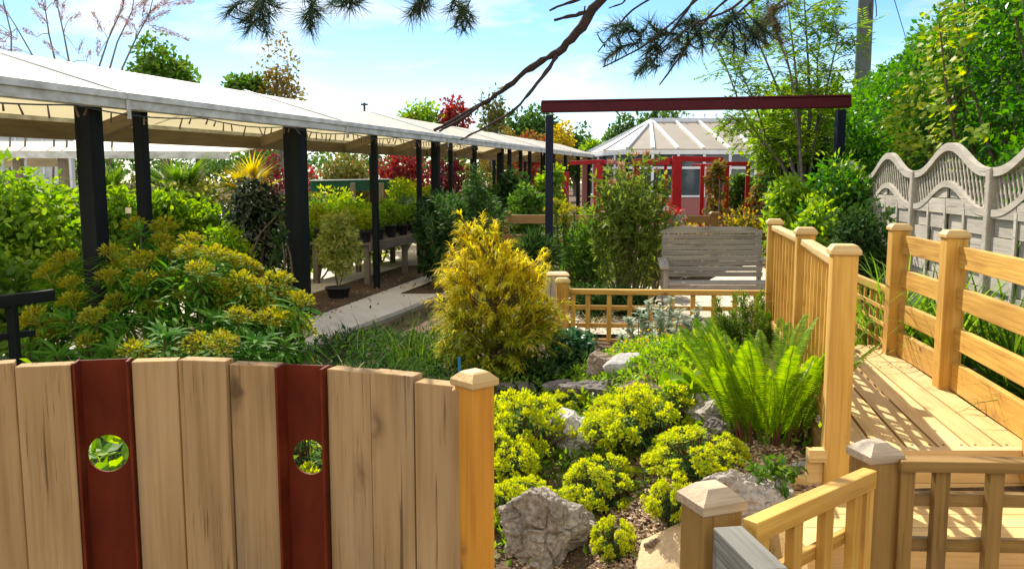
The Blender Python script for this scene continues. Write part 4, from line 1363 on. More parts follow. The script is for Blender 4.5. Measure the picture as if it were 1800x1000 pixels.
# ================================================================== background trees
G = 'trees standing beyond the covered walkway'
bush('broadleaf_tree', 'round deep green tree rising over the walkway roof at the left', 'tree', 300, 24, 2.7, 5.55, 'mid', 5200, .17, .11, 'diamond', 60, .20, G, 21, low=.42, trunk=.13, stems=14, surf=.35, depth=2.6)
bush('broadleaf_tree', 'small low green tree showing just over the roof beside the reddish tree', 'tree', 436, 25, 1.5, 4.75, 'mid', 2200, .16, .10, 'diamond', 30, .22, G, 22, low=.55, trunk=.09, stems=9, surf=.4)
bush('young_tree', 'slender airy tree with reddish olive leaves above the walkway roof', 'tree', 497, 25, 1.75, 5.65, 'rusty', 1500, .13, .07, 'diamond', 60, .16, G, 23, low=.42, trunk=.05, stems=40, surf=.3, trunk_mat='grey_bark')
bush('young_tree', 'thin pale green tree beside the fork of the dead pine branch', 'tree', 866, 34, 1.5, 5.2, 'olive', 1000, .16, .09, 'diamond', 40, .18, G, 24, low=.45, trunk=.06, stems=20, surf=.3, trunk_mat='grey_bark')
bush('broadleaf_tree', 'low green bush topped tree over the middle of the roof', 'tree', 742, 36, 2.4, 4.65, 'bright', 1500, .2, .12, 'diamond', 30, .2, G, 25, low=.5, trunk=.1)
bush('red_tree', 'small purple red tree left of the tips of the dead pine branch', 'tree', 797, 36, 1.6, 4.8, 'red', 1100, .19, .11, 'diamond', 26, .22, G, 26, low=.5, trunk=.08)
bush('red_tree', 'tiny red leaved tree poking over the roof ridge', 'tree', 715, 36, .9, 4.3, 'red', 350, .19, .11, 'diamond', 12, .25, G, 27, low=.6, trunk=.06)
bush('broadleaf_tree', 'big round dark green tree far behind the pergola post', 'tree', 930, 62, 6.0, 6.8, 'far', 5200, .30, .2, 'diamond', 70, .17, G, 28, low=.2, trunk=.25, depth=5)
bush('orange_shrub', 'orange red bush far beyond the roof left of the pergola', 'tree', 935, 40, 2.6, 3.9, 'red', 1500, .17, .1, 'diamond', 30, .2, G, 29, low=.1, trunk=.09, depth=2, extra=[('young_leaves', 'rusty', top_tips(500, .16, .09, frac=.8))])
bush('olive_shrub', 'rusty olive bush left of the orange one beyond the roof', 'tree', 872, 39, 2.6, 4.0, 'rusty', 1500, .17, .1, 'diamond', 30, .2, G, 30, low=.1, trunk=.09, depth=2)
bush('yellow_tree', 'golden yellow tree just right of the left pergola post', 'tree', 986, 44, 1.8, 4.6, 'yellow', 1500, .17, .11, 'diamond', 26, .22, G, 31, low=.3, trunk=.1)
bush('broadleaf_tree', 'dome shaped dark green tree between the pergola post and the conservatory', 'tree', 1012, 56, 3.6, 4.9, 'far', 2600, .27, .17, 'diamond', 40, .2, G, 32, low=.1, trunk=.2, depth=3)
bush('broadleaf_tree', 'pale green low tree left of the conservatory roof', 'tree', 1042, 52, 2.4, 4.0, 'bright', 1400, .24, .15, 'diamond', 30, .2, G, 33, low=.1, trunk=.15, depth=2)
bush('broadleaf_tree', 'dark green tree behind the left hip of the conservatory roof', 'tree', 1092, 48, 2.8, 4.95, 'far', 2000, .25, .16, 'diamond', 40, .2, G, 34, low=.15, trunk=.2, depth=2.5)
bush('broadleaf_tree', 'wide dark green tree behind the conservatory ridge', 'tree', 1160, 50, 5.0, 5.7, 'far', 3200, .26, .17, 'diamond', 60, .17, G, 35, low=.15, trunk=.2, depth=3)
bush('broadleaf_tree', 'yellow green bushy tree right of the upright stems above the pergola beam', 'tree', 1462, 17, 1.9, 3.6, 'bright', 2400, .13, .08, 'diamond', 40, .2, G, 36, low=.2, trunk=.08, depth=1.6)
bush('broadleaf_tree', 'bright green bushy tree behind the upright stems over the pergola beam', 'tree', 1368, 17, 1.7, 3.6, 'bright', 2200, .13, .08, 'diamond', 40, .2, G, 37, low=.2, trunk=.08, depth=1.6)

# far wood that closes the view
R = rng(40)
K = 420
cx_ = np.stack([R.uniform(-75, 75, K), R.uniform(78, 92, K), np.zeros(K)], -1)
cx_[:, 2] = ground(cx_[:, 0], cx_[:, 1]) + R.uniform(.3, 3.2, K) + 1.3 * np.sin(cx_[:, 0] * .21) ** 2
tag(link('far_wood', mesh('wood', [foliage(R, cx_, R.uniform(1.0, 2.0, K), 30000, .5, .32)]), L['far']), 'band of far green trees closing the view behind everything', 'wood', kind='stuff')

# feathery tamarisks above the roof
def tamarisk(label, stems_px, Y, seed, plume_n):
    R = rng(seed)
    q = gp(stems_px[0][0][0][0], Y)
    r = thing('tamarisk', label, 'tree', q, 'feathery tamarisks behind the walkway')
    tb_, pl = [], []
    for pathpx, tips in stems_px:
        pts_ = [np.array((q.x + R.normal() * .1, q.y, q.z - .03))] + [np.array(at(x, y, Y + R.normal() * .15)) for x, y in pathpx]
        tb_.append(tube(np.array(pts_), np.linspace(.022, .006, len(pts_)), 6))
        for (x, y, ln, a) in tips:
            o = np.array(at(x, y, Y + R.normal() * .2)); dv = np.array([math.cos(a), R.normal() * .2, math.sin(a)])
            e = o + dv * ln
            # side shoot joined to the stem
            near = min(pts_[1:], key=lambda p_: np.linalg.norm(p_ - o))
            tb_.append(tube(curve(near, o, (0, 0, .03), 5), np.linspace(.008, .005, 5), 4))
            tb_.append(tube(curve(o, e, (0, 0, .05), 6), np.linspace(.006, .002, 6), 4))
            m = int(plume_n * .6 * ln)
            t = R.random(m)
            side = rdir(R, m) * (.10 * (1 - .6 * t))[:, None]
            pos = o + (e - o) * t[:, None] + side * R.random((m, 1))
            pl.append(leaves(pos, unit(dv + rdir(R, m) * .7), rdir(R, m), .07 * (.6 + .8 * R.random(m)), .011, 'diamond'))
    link('trunk', mesh('trunk', tb_, True), M['grey_bark'], r)
    link('crown', mesh('plumes', pl), L['plume'], r)


tamarisk('leaning tamarisk at the far left edge with thin pink plumes',
         [([(20, 60), (-5, -40)], [(10, 20, .4, 2.4), (-10, 40, .4, 3.3), (5, 70, .35, 2.9)]), ([(60, 103), (30, 50), (5, 10)], [(15, 30, .4, 2.2), (30, 70, .4, 2.7), (8, 75, .5, 3.1), (40, 90, .5, 3.0)])], 16, 51, 380)
tamarisk('upright tamarisk with two stems above the left part of the roof',
         [([(98, 112), (86, 60), (80, 20), (78, -20)], [(84, 45, .4, 2.3), (80, 20, .35, 1.9), (64, 66, .3, 2.6), (70, 15, .5, 1.7), (95, 5, .4, 1.0)]),
          ([(122, 112), (112, 60), (102, 15), (100, -20)], [(108, 40, .35, 1.2), (100, 15, .4, 1.8), (118, 40, .25, .6), (138, 95, .25, 1.3), (104, 98, .3, 2.3), (152, 108, .2, 1.2)])], 16, 52, 380)
tamarisk('tallest tamarisk with three stems and pink brown plumes beside the round tree',
         [([(172, 124), (190, 70), (215, 15), (225, -30)], [(200, 45, .4, 1.2), (212, 10, .4, .9), (180, 55, .35, 2.0), (172, 100, .3, 1.5)]),
          ([(192, 124), (206, 75), (232, 20), (240, -30)], [(222, 45, .3, 1.1), (232, 20, .4, .8), (212, 64, .2, .3)]),
          ([(215, 120), (238, 70), (262, 25), (275, -25)], [(245, 50, .5, .8), (255, 40, .5, .35), (262, 45, .75, -.35), (268, 20, .5, .6), (285, 10, .5, .2), (250, 30, .35, 1.4), (240, 55, .3, 2.3)])], 16, 53, 420)

# ================================================================== hedge and vine on the right
R = rng(60)
hx = lambda Y: 3.98 + .205 * (Y - 5)


def hedge_leaves(n, y0, y1, fn_h, Ln, Wd, face=1.0):
    Y = y0 + (y1 - y0) * R.random(n) ** 1.25
    z = R.random(n)
    H = fn_h(Y)
    # clumpy face: bulges
    bul = .16 * np.sin(Y * 2.7 + 2.1 * np.sin(z * 9)) * np.sin(z * 8.5 + Y * 1.1) + .10 * np.sin(Y * 7.1 + z * 13) * np.sin(z * 19 - Y * 3.0)
    over = .10 * np.sin(Y * 3.3) + .08 * np.sin(Y * 8.7 + 1)
    zz = .3 + (H + over - .3) * z
    crown = .5 * sstep(.84, 1.0, z)          # the top rounds back
    x = hx(Y) + crown - bul + R.random(n) ** 2 * .5
    p = np.stack([x, Y, zz], -1)
    d = unit(np.stack([np.full(n, -.7), np.full(n, -.25), np.full(n, .25)], -1) + rdir(R, n) * .8)
    nn = unit(np.stack([np.full(n, -.4), np.full(n, -.1), np.full(n, .6)], -1) + rdir(R, n) * .6)
    s = .65 + .7 * R.random(n)
    return leaves(p, d, nn, Ln * s, Wd * s, 'oval' if face > 1 else 'diamond')


hh_ = lambda Y: np.interp(Y, [3, 8, 11, 14, 17.5, 19], [4.6, 4.3, 3.95, 3.7, 3.35, 3.0])
hq = Vector((hx(8) + .4, 8, gz(hx(8) + .4, 8)))
he = thing('hedge', 'tall dense glossy green hedge behind the wavy lattice fence', 'hedge', hq)
K = 1500
Yc = 3.4 + 15.4 * R.random(K) ** 1.2; zc = R.random(K)
Hc = hh_(Yc) + .12 * np.sin(Yc * 3.1) + .1 * np.sin(Yc * 7.7)
cc = np.stack([hx(Yc) + .1 + .55 * sstep(.8, 1, zc) + R.normal(size=K) * .11, Yc, .35 + (Hc - .45) * zc], -1)
rc_ = R.uniform(.13, .3, K)
link('foliage', mesh('leaves', [foliage(R, cc, rc_, 62000, .078, .046, droop=.1, spread=.9, shell=.45), hedge_leaves(20000, 3.6, 19, hh_, .085, .05)]), L['hedge'], he)
tw = []
for k in range(70):
    Y = R.uniform(4, 18.5); b = np.array([hx(Y) + .55 + R.normal() * .15, Y, .3])
    for j in range(4):
        e = b + np.array([-R.random() * .6, R.normal() * .5, (hh_(Y) - .5) * (.3 + .65 * R.random())])
        tw.append(tube(curve(b, e, R.normal(size=3) * .08, 5), np.linspace(.028, .008, 5), 5))
link('stems', mesh('stems', tw, True), M['bark'], he)
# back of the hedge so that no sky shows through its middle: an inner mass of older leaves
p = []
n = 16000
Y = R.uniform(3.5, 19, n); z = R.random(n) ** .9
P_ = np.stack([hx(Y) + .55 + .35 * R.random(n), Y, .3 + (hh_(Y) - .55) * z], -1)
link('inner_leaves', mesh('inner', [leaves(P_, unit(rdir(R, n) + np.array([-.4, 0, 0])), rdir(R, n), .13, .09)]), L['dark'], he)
# vine with lobed yellow green leaves
vq = Vector((hx(7.6) - .05, 7.6, gz(hx(7.6), 7.6)))
vi = thing('climbing_vine', 'yellow green lobed leaf vine climbing over the hedge face and lattice fence', 'vine', vq)
anch = []
for px, py, s in [(1690, 20, 30), (1650, 55, 30), (1640, 95, 25), (1620, 130, 30), (1600, 165, 28), (1610, 200, 30), (1585, 185, 20), (1640, 175, 30), (1660, 215, 30), (1600, 240, 26), (1570, 225, 20), (1620, 265, 25), (1640, 245, 24), (1700, 60, 20), (1665, 20, 28), (1590, 280, 20), (1680, 120, 18), (1655, 160, 20), (1560, 215, 16), (1720, 20, 22), (1580, 255, 20), (1670, 275, 20), (1720, 240, 14)]:
    Yv = 2.72 / ((px - 900) / 1500.0 * 1.0 - .205)
    anch.append((at(px, py, Yv), s * Yv / 1500))
pos, dd = [], []
vs_ = []
for c_, s in anch:
    k = int(26 * (s / .2)) + 8
    o = R.normal(size=(k, 3)) * s * np.array([.35, 1.0, .8])
    pos.append(np.array(c_) + o)
    vs_.append(tube(curve(np.array([vq.x + .3 + R.normal() * .1, c_.y + R.normal() * .3, vq.z]), np.array(c_) + np.array([.25, 0, 0]), (.15, R.normal() * .3, .2), 8, R, .03), np.linspace(.008, .003, 8), 5))
pos = np.concatenate(pos); n = len(pos)
link('foliage', mesh('leaves', [leaves(pos, unit(rdir(R, n) * .6 + np.array([-.5, -.5, -.25])), unit(np.array([-.6, -.3, .8]) + rdir(R, n) * .45), .085 * (.6 + .7 * R.random(n)), .08 * (.6 + .6 * R.random(n)), 'palmate')]), L['vine'], vi)
link('stems', mesh('stems', vs_, True), M['bark'], vi)

# ================================================================== airy multi stemmed tree by the pergola
R = rng(70)
q = gp(1405, 12.3)
mt_ = thing('multi_stem_tree', 'airy multi stemmed tree with small pinnate leaves behind the pergola beam', 'tree', q)
st_, lv = [], []
tips = []
for (pts_, r0) in [([(1412, 300), (1425, 200), (1420, 100), (1412, -30)], .045), ([(1405, 310), (1405, 190), (1395, 90), (1378, -40)], .035), ([(1400, 320), (1380, 240), (1370, 160), (1330, 70), (1318, -20)], .035),
                   ([(1395, 320), (1350, 250), (1326, 180), (1295, 110)], .03), ([(1420, 310), (1440, 200), (1436, 110), (1450, 10)], .03), ([(1410, 300), (1392, 130), (1350, 20), (1345, -40)], .025),
                   ([(1385, 300), (1310, 210), (1270, 100), (1240, 60)], .022), ([(1425, 290), (1450, 170), (1470, 80), (1475, 55)], .02), ([(1390, 310), (1330, 240), (1285, 205)], .018)]:
    P_ = [np.array(q) + np.array([R.normal() * .05, R.normal() * .05, -.03])] + [np.array(at(x, y, 12.3 + R.normal() * .25)) for x, y in pts_]
    # resample to smooth
    P_ = np.array(P_)
    tt = np.linspace(0, len(P_) - 1, 22); i0 = np.clip(tt.astype(int), 0, len(P_) - 2); fr = (tt - i0)[:, None]
    C2 = P_[i0] * (1 - fr) + P_[i0 + 1] * fr
    C2[1:-1] = .5 * C2[1:-1] + .25 * (C2[:-2] + C2[2:])
    st_.append(tube(C2, np.linspace(r0, .006, 22), 6))
    for j in range(7, 22):
        for _ in range(2):
            if R.random() < .2: continue
            e = C2[j] + unit(R.normal(size=3) * np.array([1, 1, .5]) + np.array([0, 0, .35])) * R.uniform(.2, .55)
            st_.append(tube(curve(C2[j], e, (0, 0, .04), 4), np.linspace(.008, .003, 4), 4))
            tips.append((C2[j], e))
pos, dr_, nn = [], [], []
for a, e in tips:
    dv = unit(e - a)
    for s in range(5):
        o = a + (e - a) * R.uniform(.35, 1.0)
        rd = unit(dv * .5 + R.normal(size=3) * .6 + np.array([0, 0, -.25])); side = unit(np.cross(rd, [0, 0, 1]) + 1e-5)
        for t in np.linspace(.15, 1, 6):
            for sg in (-1, 1):
                pos.append(o + rd * .20 * t); dr_.append(side * sg + rd * .5); nn.append(np.array([0, 0, 1]) + R.normal(size=3) * .25)
link('crown', mesh('leaves', [leaves(np.array(pos), np.array(dr_), np.array(nn), .08 * (.7 + .6 * R.random(len(pos))), .032)]), L['bright'], mt_)
link('trunk', mesh('stems', st_, True), M['grey_bark'], mt_)

# ================================================================== shrubs around the right of the pergola
S = 'shrubs in the garden borders'
bush('dark_shrub', 'dense dark green shrub behind the right pergola post', 'shrub', 1405, 13.2, 1.6, 2.55, 'dark', 9000, .075, .045, 'diamond', 70, .18, S, 71, taper=.3, depth=1.5, extra=[('young_leaves', 'olive', top_tips(1200, .07, .04, frac=.8))])
bush('dark_shrub', 'dark green shrub against the hedge end just right of the navy post', 'shrub', 1500, 12.2, 1.1, 2.3, 'hedge', 4500, .08, .05, 'diamond', 50, .2, S, 72, depth=1.2)
bush('laurel_shrub', 'bright green laurel shrub in front of the lattice fence end', 'shrub', 1478, 9.6, 1.05, 1.45, 'hedge', 3600, .085, .042, 'oval', 50, .2, S, 73, depth=1.0, extra=[('young_leaves', 'bright', top_tips(500, .08, .035, 'oval', frac=.7))])
bush('laurel_shrub', 'yellow green leafy shrub right of the garden bench', 'shrub', 1388, 10.4, .85, 1.25, 'bright', 2600, .085, .042, 'oval', 40, .2, S, 74, depth=.8)
bush('laurel_shrub', 'low bright green leafy shrub between bench and deck railing', 'shrub', 1432, 9.2, .7, 1.0, 'bright', 1800, .08, .04, 'oval', 30, .22, S, 75, depth=.7)
bush('dark_shrub', 'low dark bush beneath the laurels beside the far reeds', 'shrub', 1508, 8.2, .8, .95, 'dark', 2600, .07, .035, 'diamond', 40, .2, S, 76, depth=.8)
stem_shrub('red_tipped_shrub', 'tall loose evergreen shrub with pink tips behind the trellis fence', 1103, 10.1, 1.02, 1.78, 'oleander', 30, 74, .115, .027, S, 77, 'pinktip', .85, 'stem', (.86, 1.06))
stem_shrub('red_tipped_shrub', 'narrow pointed olive shrub rising beside the pink tipped one', 1093, 10.5, .22, 2.0, 'oleander', 6, 120, .085, .024, S, 78, None, .2, 'red_stem', (.7, 1.0))
stem_shrub('dark_shrub', 'big dark green oleander like shrub right of the walkway posts', 822, 11.6, 1.15, 1.72, 'dark2', 34, 110, .13, .024, S, 79, None, 1.1, 'grey_bark', (.6, 1.0))
bush('dark_shrub', 'dark green narrow leaved shrub in shade beside the walkway base', 'shrub', 770, 12.4, .8, 1.45, 'dark', 3500, .11, .026, 'lance', 40, .2, S, 80, depth=.7, droop=-.2)
bush('green_shrub', 'green shrub between the dark shrub and the navy pergola post', 'shrub', 925, 14.6, .8, 1.55, 'mid', 2600, .1, .035, 'lance', 40, .2, S, 81, depth=.8, droop=-.2)
bush('green_shrub', 'dark leafy shrub under the far end of the walkway', 'shrub', 905, 17, 1.1, 1.8, 'dark', 2400, .12, .06, 'diamond', 40, .2, S, 82, depth=1)
bush('climber', 'bright lime climber over the leftmost red frame', 'climber', 968, 18.9, .75, 2.1, 'bright', 1500, .12, .08, 'oval', 36, .2, S, 83, depth=.7)
bush('climber', 'lime green leafy shrub below the leftmost red frame', 'climber', 1030, 16.4, .75, .95, 'bright', 1300, .1, .06, 'oval', 30, .22, S, 84, depth=.7)
bush('climber', 'yellow orange leaved climber between the two right red frames', 'climber', 1256, 16.5, .45, 1.95, 'rusty', 800, .09, .05, 'oval', 30, .2, S, 85, depth=.4, low=.1)
bush('climber', 'green climber filling the low rightmost red frame', 'climber', 1300, 18.2, .75, 1.7, 'mid', 1600, .1, .05, 'oval', 34, .2, S, 86, depth=.5)
bush('climber', 'orange leaved climber hugging the dark shrub beside the rightmost frame', 'climber', 1330, 15.4, .35, 1.7, 'rusty', 700, .08, .05, 'oval', 24, .2, S, 87, depth=.4, extra=[('blossom', 'flower_red', top_tips(60, .06, .04, frac=.9))])
bush('flower_bush', 'white and red flowering bush on the timber fence left of the bench', 'shrub', 1178, 13.2, .55, 1.25, 'silver', 900, .07, .03, 'diamond', 26, .2, S, 88, depth=.5, extra=[('blossom', 'flower_red', top_tips(130, .06, .05, frac=.7))])
bush('flower_bush', 'low yellow flowering bush behind the left end of the bench', 'shrub', 1215, 12.9, .9, .85, 'olive', 1100, .07, .03, 'diamond', 28, .2, S, 89, depth=.5, extra=[('blossom', 'flower_yellow', top_tips(260, .05, .04, frac=.8))])
bush('flower_bush', 'low yellow flowering bush behind the right end of the bench', 'shrub', 1300, 12.9, .95, .85, 'olive', 1100, .07, .03, 'diamond', 28, .2, S, 90, depth=.5, extra=[('blossom', 'flower_yellow', top_tips(280, .05, .04, frac=.8))])
bush('flower_bush', 'bushy mixed plant left of the bench arm below the pink tipped shrub', 'shrub', 1150, 11.2, .55, .95, 'olive', 1300, .075, .025, 'lance', 28, .2, S, 91, depth=.5)
bush('green_shrub', 'leafy fresh green plant right of the navy post foot', 'shrub', 1035, 11.2, .8, 1.0, 'mid', 2100, .1, .026, 'lance', 34, .2, S, 92, depth=.7, droop=-.2)
bush('dark_shrub', 'low dark ground shrub behind the trellis fence', 'shrub', 1050, 9.4, 1.0, .42, 'dark', 1700, .08, .025, 'lance', 30, .22, S, 93, depth=.7)
bush('dark_shrub', 'low dark plant under the pink tipped shrub behind the trellis', 'shrub', 1115, 9.3, .7, .4, 'dark', 1200, .08, .03, 'diamond', 24, .22, S, 94, depth=.6)
bush('green_shrub', 'dark green sword leaved clump between conifer and navy post', 'shrub', 935, 10.6, .8, .85, 'dark', 1500, .2, .022, 'lance', 22, .22, S, 95, depth=.7, droop=-.5)

# ================================================================== nursery plants left, beyond and under the walkway
N = 'nursery plants beyond the walkway'
bush('leafy_shrub', 'bright green broad leaved shrub at the left edge before the first black post', 'shrub', 15, 10.2, 2.1, 1.8, 'bright', 4200, .095, .06, 'oval', 60, .18, N, 101, depth=1.4, surf=.4)
bush('leafy_shrub', 'bright green broad leaved shrub touching the first black post', 'shrub', 105, 10.9, 1.55, 1.78, 'bright', 3300, .09, .057, 'oval', 50, .18, N, 102, depth=1.2, surf=.4)
bush('leafy_shrub', 'darker broad leaved plant low at the left behind the handrail', 'shrub', 40, 7.2, 1.3, .95, 'mid', 1300, .11, .075, 'oval', 36, .2, N, 103, depth=1)
bush('leafy_shrub', 'lime leaved bush between the first two black posts', 'shrub', 205, 11.3, 1.0, 1.62, 'bright', 2400, .095, .06, 'oval', 36, .2, N, 104, depth=.8)
bush('leafy_shrub', 'sunlit lime bush right of the slim second post', 'shrub', 300, 12.3, 1.35, 1.5, 'bright', 3000, .095, .055, 'oval', 46, .2, N, 105, depth=1)
bush('leafy_shrub', 'fresh green bush left of the dark laurel', 'shrub', 362, 12.7, 1.1, 1.35, 'bright', 2400, .095, .055, 'oval', 40, .2, N, 106, depth=.8)
bush('variegated_shrub', 'cream edged bush behind the lime bushes under the palms', 'shrub', 345, 14.2, 2.3, 1.78, 'variegated', 4200, .10, .05, 'oval', 60, .16, N, 107, depth=1)
bush('laurel_shrub', 'glossy very dark laurel left of the thick third post', 'shrub', 452, 12.6, 1.1, 1.68, 'laurel', 5200, .10, .045, 'oval', 70, .18, N, 108, depth=.9, droop=.35, surf=.45, stem='bark')
bush('flower_bush', 'small yellow orange leaved plant low beneath the dark laurel', 'shrub', 448, 8.6, .3, .85, 'rusty', 420, .07, .03, 'diamond', 16, .22, N, 109, depth=.3)
bush('leafy_shrub', 'shaded green plant at the foot of the thick third post', 'shrub', 405, 8.4, .7, .78, 'mid', 1200, .09, .04, 'oval', 30, .2, N, 110, depth=.6)
bush('climber', 'thin climber twining up the left side of the thick third post', 'climber', 497, 9.0, .22, 1.42, 'dark', 520, .055, .03, 'oval', 26, .2, N, 111, depth=.2, low=.05, stem='bark', extra=[('blossom', 'flower_white', top_tips(20, .03, .02, frac=.9))])
bush('olive_shrub', 'rounded olive green shrub behind the green board', 'shrub', 610, 21, 2.0, 2.2, 'olive', 3400, .11, .06, 'diamond', 46, .2, N, 112, depth=1.2, extra=[('young_leaves', 'rusty', top_tips(350, .1, .05, frac=.6))])
bush('red_leaf_shrub', 'red and purple leaved shrub between the slim posts', 'shrub', 705, 21.5, 1.8, 2.3, 'red', 3000, .12, .06, 'diamond', 46, .2, N, 113, depth=1.2, extra=[('old_leaves', 'purple', top_tips(900, .12, .06, frac=1, upw=.1))])
bush('red_leaf_shrub', 'purple leaved shrub half hidden by the thick fourth post', 'shrub', 785, 22, 1.7, 2.25, 'purple', 2200, .12, .06, 'diamond', 40, .2, N, 114, depth=1.2)
bush('red_leaf_shrub', 'small pink red shrub showing left of the green board', 'shrub', 548, 20.5, 1.1, 2.15, 'red', 900, .11, .06, 'diamond', 24, .22, N, 115, depth=.7)
bush('red_leaf_shrub', 'dark red shrub behind the yellow palm', 'shrub', 478, 17.5, .95, 2.25, 'purple', 1400, .11, .06, 'diamond', 34, .2, N, 116, depth=.8)
bush('yellow_shrub', 'yellow green bush below the green board', 'shrub', 590, 16.6, 1.5, 1.3, 'bright', 2200, .085, .04, 'diamond', 40, .2, N, 117, depth=.9, extra=[('young_leaves', 'vine', top_tips(700, .08, .04, frac=.8))])
bush('yellow_shrub', 'upright lime yellow shrub between the two slim posts', 'shrub', 712, 17.2, .95, 1.55, 'bright', 1900, .09, .035, 'diamond', 40, .2, N, 118, depth=.8, extra=[('young_leaves', 'vine', top_tips(600, .08, .03, frac=.8))])
bush('yellow_shrub', 'tall lime yellow shrub just left of the thick fourth post', 'shrub', 752, 16.4, .4, 1.62, 'vine', 900, .09, .035, 'diamond', 26, .22, N, 119, depth=.5)
bush('green_shrub', 'grey green shrub under the far part of the walkway roof', 'shrub', 850, 19.5, 1.2, 1.7, 'mid', 1500, .11, .05, 'diamond', 34, .2, N, 120, depth=1)
bush('hedge_plants', 'dense mixed green nursery shrubs at the far left behind the bright shrub', 'shrub', -60, 11.5, 2.6, 1.55, 'mid', 2600, .12, .075, 'oval', 60, .16, N, 121, depth=1.6)
bush('green_shrub', 'bamboo like clump behind the second slim post', 'shrub', 250, 13.2, 1.1, 1.75, 'olive', 1500, .14, .02, 'lance', 40, .2, N, 122, depth=.9, droop=.1)


for i_, (px, Y, w_, h_, lf_, lab) in enumerate([(560, 12.8, .9, 1.05, 'bright', 'lime bush on the yard floor just right of the thick third post'), (628, 14.6, 1.1, 1.25, 'bright', 'fresh green bush behind the clipped potted bush'), (668, 15.2, 1.0, 1.2, 'vine', 'yellow green bush just right of the clipped potted bush'),
        (535, 15.5, 1.2, 1.35, 'mid', 'mid green bush behind the thick third post'), (400, 11.2, .8, 1.0, 'bright', 'small bright bush low before the dark laurel'), (265, 9.6, .7, .9, 'bright', 'low bright bush right of the slim second post foot'), (180, 9.0, .6, 1.0, 'mid', 'shaded green bush between the first two posts'), (850, 15, .8, 1.3, 'mid', 'green bush behind the oleander like shrub'), (715, 18.8, 1.2, 1.6, 'vine', 'tall yellow green bush under the red leaved shrub')]):
    bush('leafy_shrub', lab, 'shrub', px, Y, w_, h_, lf_, int(1500 * w_ + 300), .085, .045, 'oval', 36, .2, N, 1230 + i_, depth=w_ * .8)


# fan palms
def fan_palm(label, px, Y, h, leaf, seed, nfan, R0=.55):
    R = rng(seed)
    q = gp(px, Y)
    r = thing('fan_palm', label, 'palm', q, 'fan palms in the nursery yard')
    link('trunk', mesh('trunk', [tube(curve((0, 0, 0), (0, 0, h * .62), (.03, 0, 0), 8), np.linspace(.10, .085, 8), 9)], True), M['bark'], r, Matrix.Translation(q))
    for k in range(nfan):
        a = k * 2.399 + R.random() * .4; e = R.uniform(-.25, 1.25)
        dv = np.array([math.cos(a) * math.cos(e), math.sin(a) * math.cos(e), math.sin(e)])
        o = np.array([0, 0, h * .62]); c_ = o + dv * R.uniform(.25, .42)
        V = [tube(curve(o, c_, (0, 0, .03), 4), .008, 4)]
        side = unit(np.cross(dv, [0, 0, 1]) + 1e-6); nrm = np.cross(side, dv)
        m = 26
        th = np.linspace(-2.1, 2.1, m)
        dirs = np.cos(th)[:, None] * dv + np.sin(th)[:, None] * side
        V.append(blade(np.repeat(c_[None], m, 0), dirs, R0 * (.75 + .3 * np.cos(th * .7)) * (.8 + .3 * R.random()), .036, .12 + .1 * R.random(m), 4))
        link('frond', mesh('frond', V), L[leaf], r, Matrix.Translation(q))


fan_palm('green fan palm left of the slim second post', 205, 13.5, 1.85, 'palm', 131, 15, .5)
fan_palm('green fan palm between the slim second post and the yellow palm', 322, 14.2, 2.0, 'palm', 132, 16, .58)
fan_palm('yellow leaved fan palm left of the thick third post', 441, 14.5, 1.95, 'palm_yellow', 133, 15, .46)
fan_palm('small green fan palm low beside the slim second post', 268, 12.2, 1.25, 'palm', 134, 11, .42)

# clipped variegated bush in a pot
q = gp(595, 10.8)


def pot(parent, q, r, h, mat='pot'):
    prof = [(r * .72, 0), (r * .96, h * .88), (r * 1.06, h * .88), (r * 1.06, h), (r * .94, h), (r * .9, h * .9), (.01, h * .9)]
    n = 16; a = np.arange(n) * 2 * PI / n
    V = np.concatenate([np.stack([rr * np.cos(a), rr * np.sin(a), np.full(n, z)], -1) for rr, z in prof])
    i = np.arange(len(prof) - 1)[:, None] * n; j = np.arange(n)[None]; k = (j + 1) % n
    F = np.stack([i + j, i + k, i + n + k, i + n + j], -1).reshape(-1, 4)
    return link('pot', mesh('pot', [(V, F)], True), M[mat], parent, Matrix.Translation(q))


def potted(name, label, q, r, ph, w, h, leaf, n, Ln, Wd, tmpl='diamond', group=None, seed=1, potmat='pot', k=24, droop=.1, extra=None, rc=.24, cat='potted plant'):
    R = rng(seed)
    t = thing(name, label, cat, q, group)
    pot(t, q, r, ph, potmat)
    C_ = clump_set(R, k, w / 2 * .8, w / 2 * .8, h / 2 * .85, ph + h / 2, .3)
    rad = np.full(k, rc * min(w, h)) * (.7 + .6 * R.random(k))
    MM = Matrix.Translation(q)
    link('foliage', mesh('leaves', [foliage(R, C_, rad, n, Ln, Wd, tmpl, droop)]), L[leaf], t, MM)
    link('stems', mesh('stems', branches(R, np.array([0, 0, ph * .85]), C_[:6], .006, .4), True), M['stem'], t, MM)
    return t


potted('variegated_bush', 'clipped cream and green bush in a black pot on the sunlit path', q, .16, .17, .62, 1.06, 'variegated', 7500, .05, .028, 'diamond', None, 141, k=90, rc=.15)
q = gp(470, 8.9)
potted('red_potted_plant', 'small green plant in a red pot beside the thick third post', q + Vector((0, 0, .28)), .085, .14, .24, .22, 'mid', 90, .12, .03, 'lance', None, 142, 'red_pot')

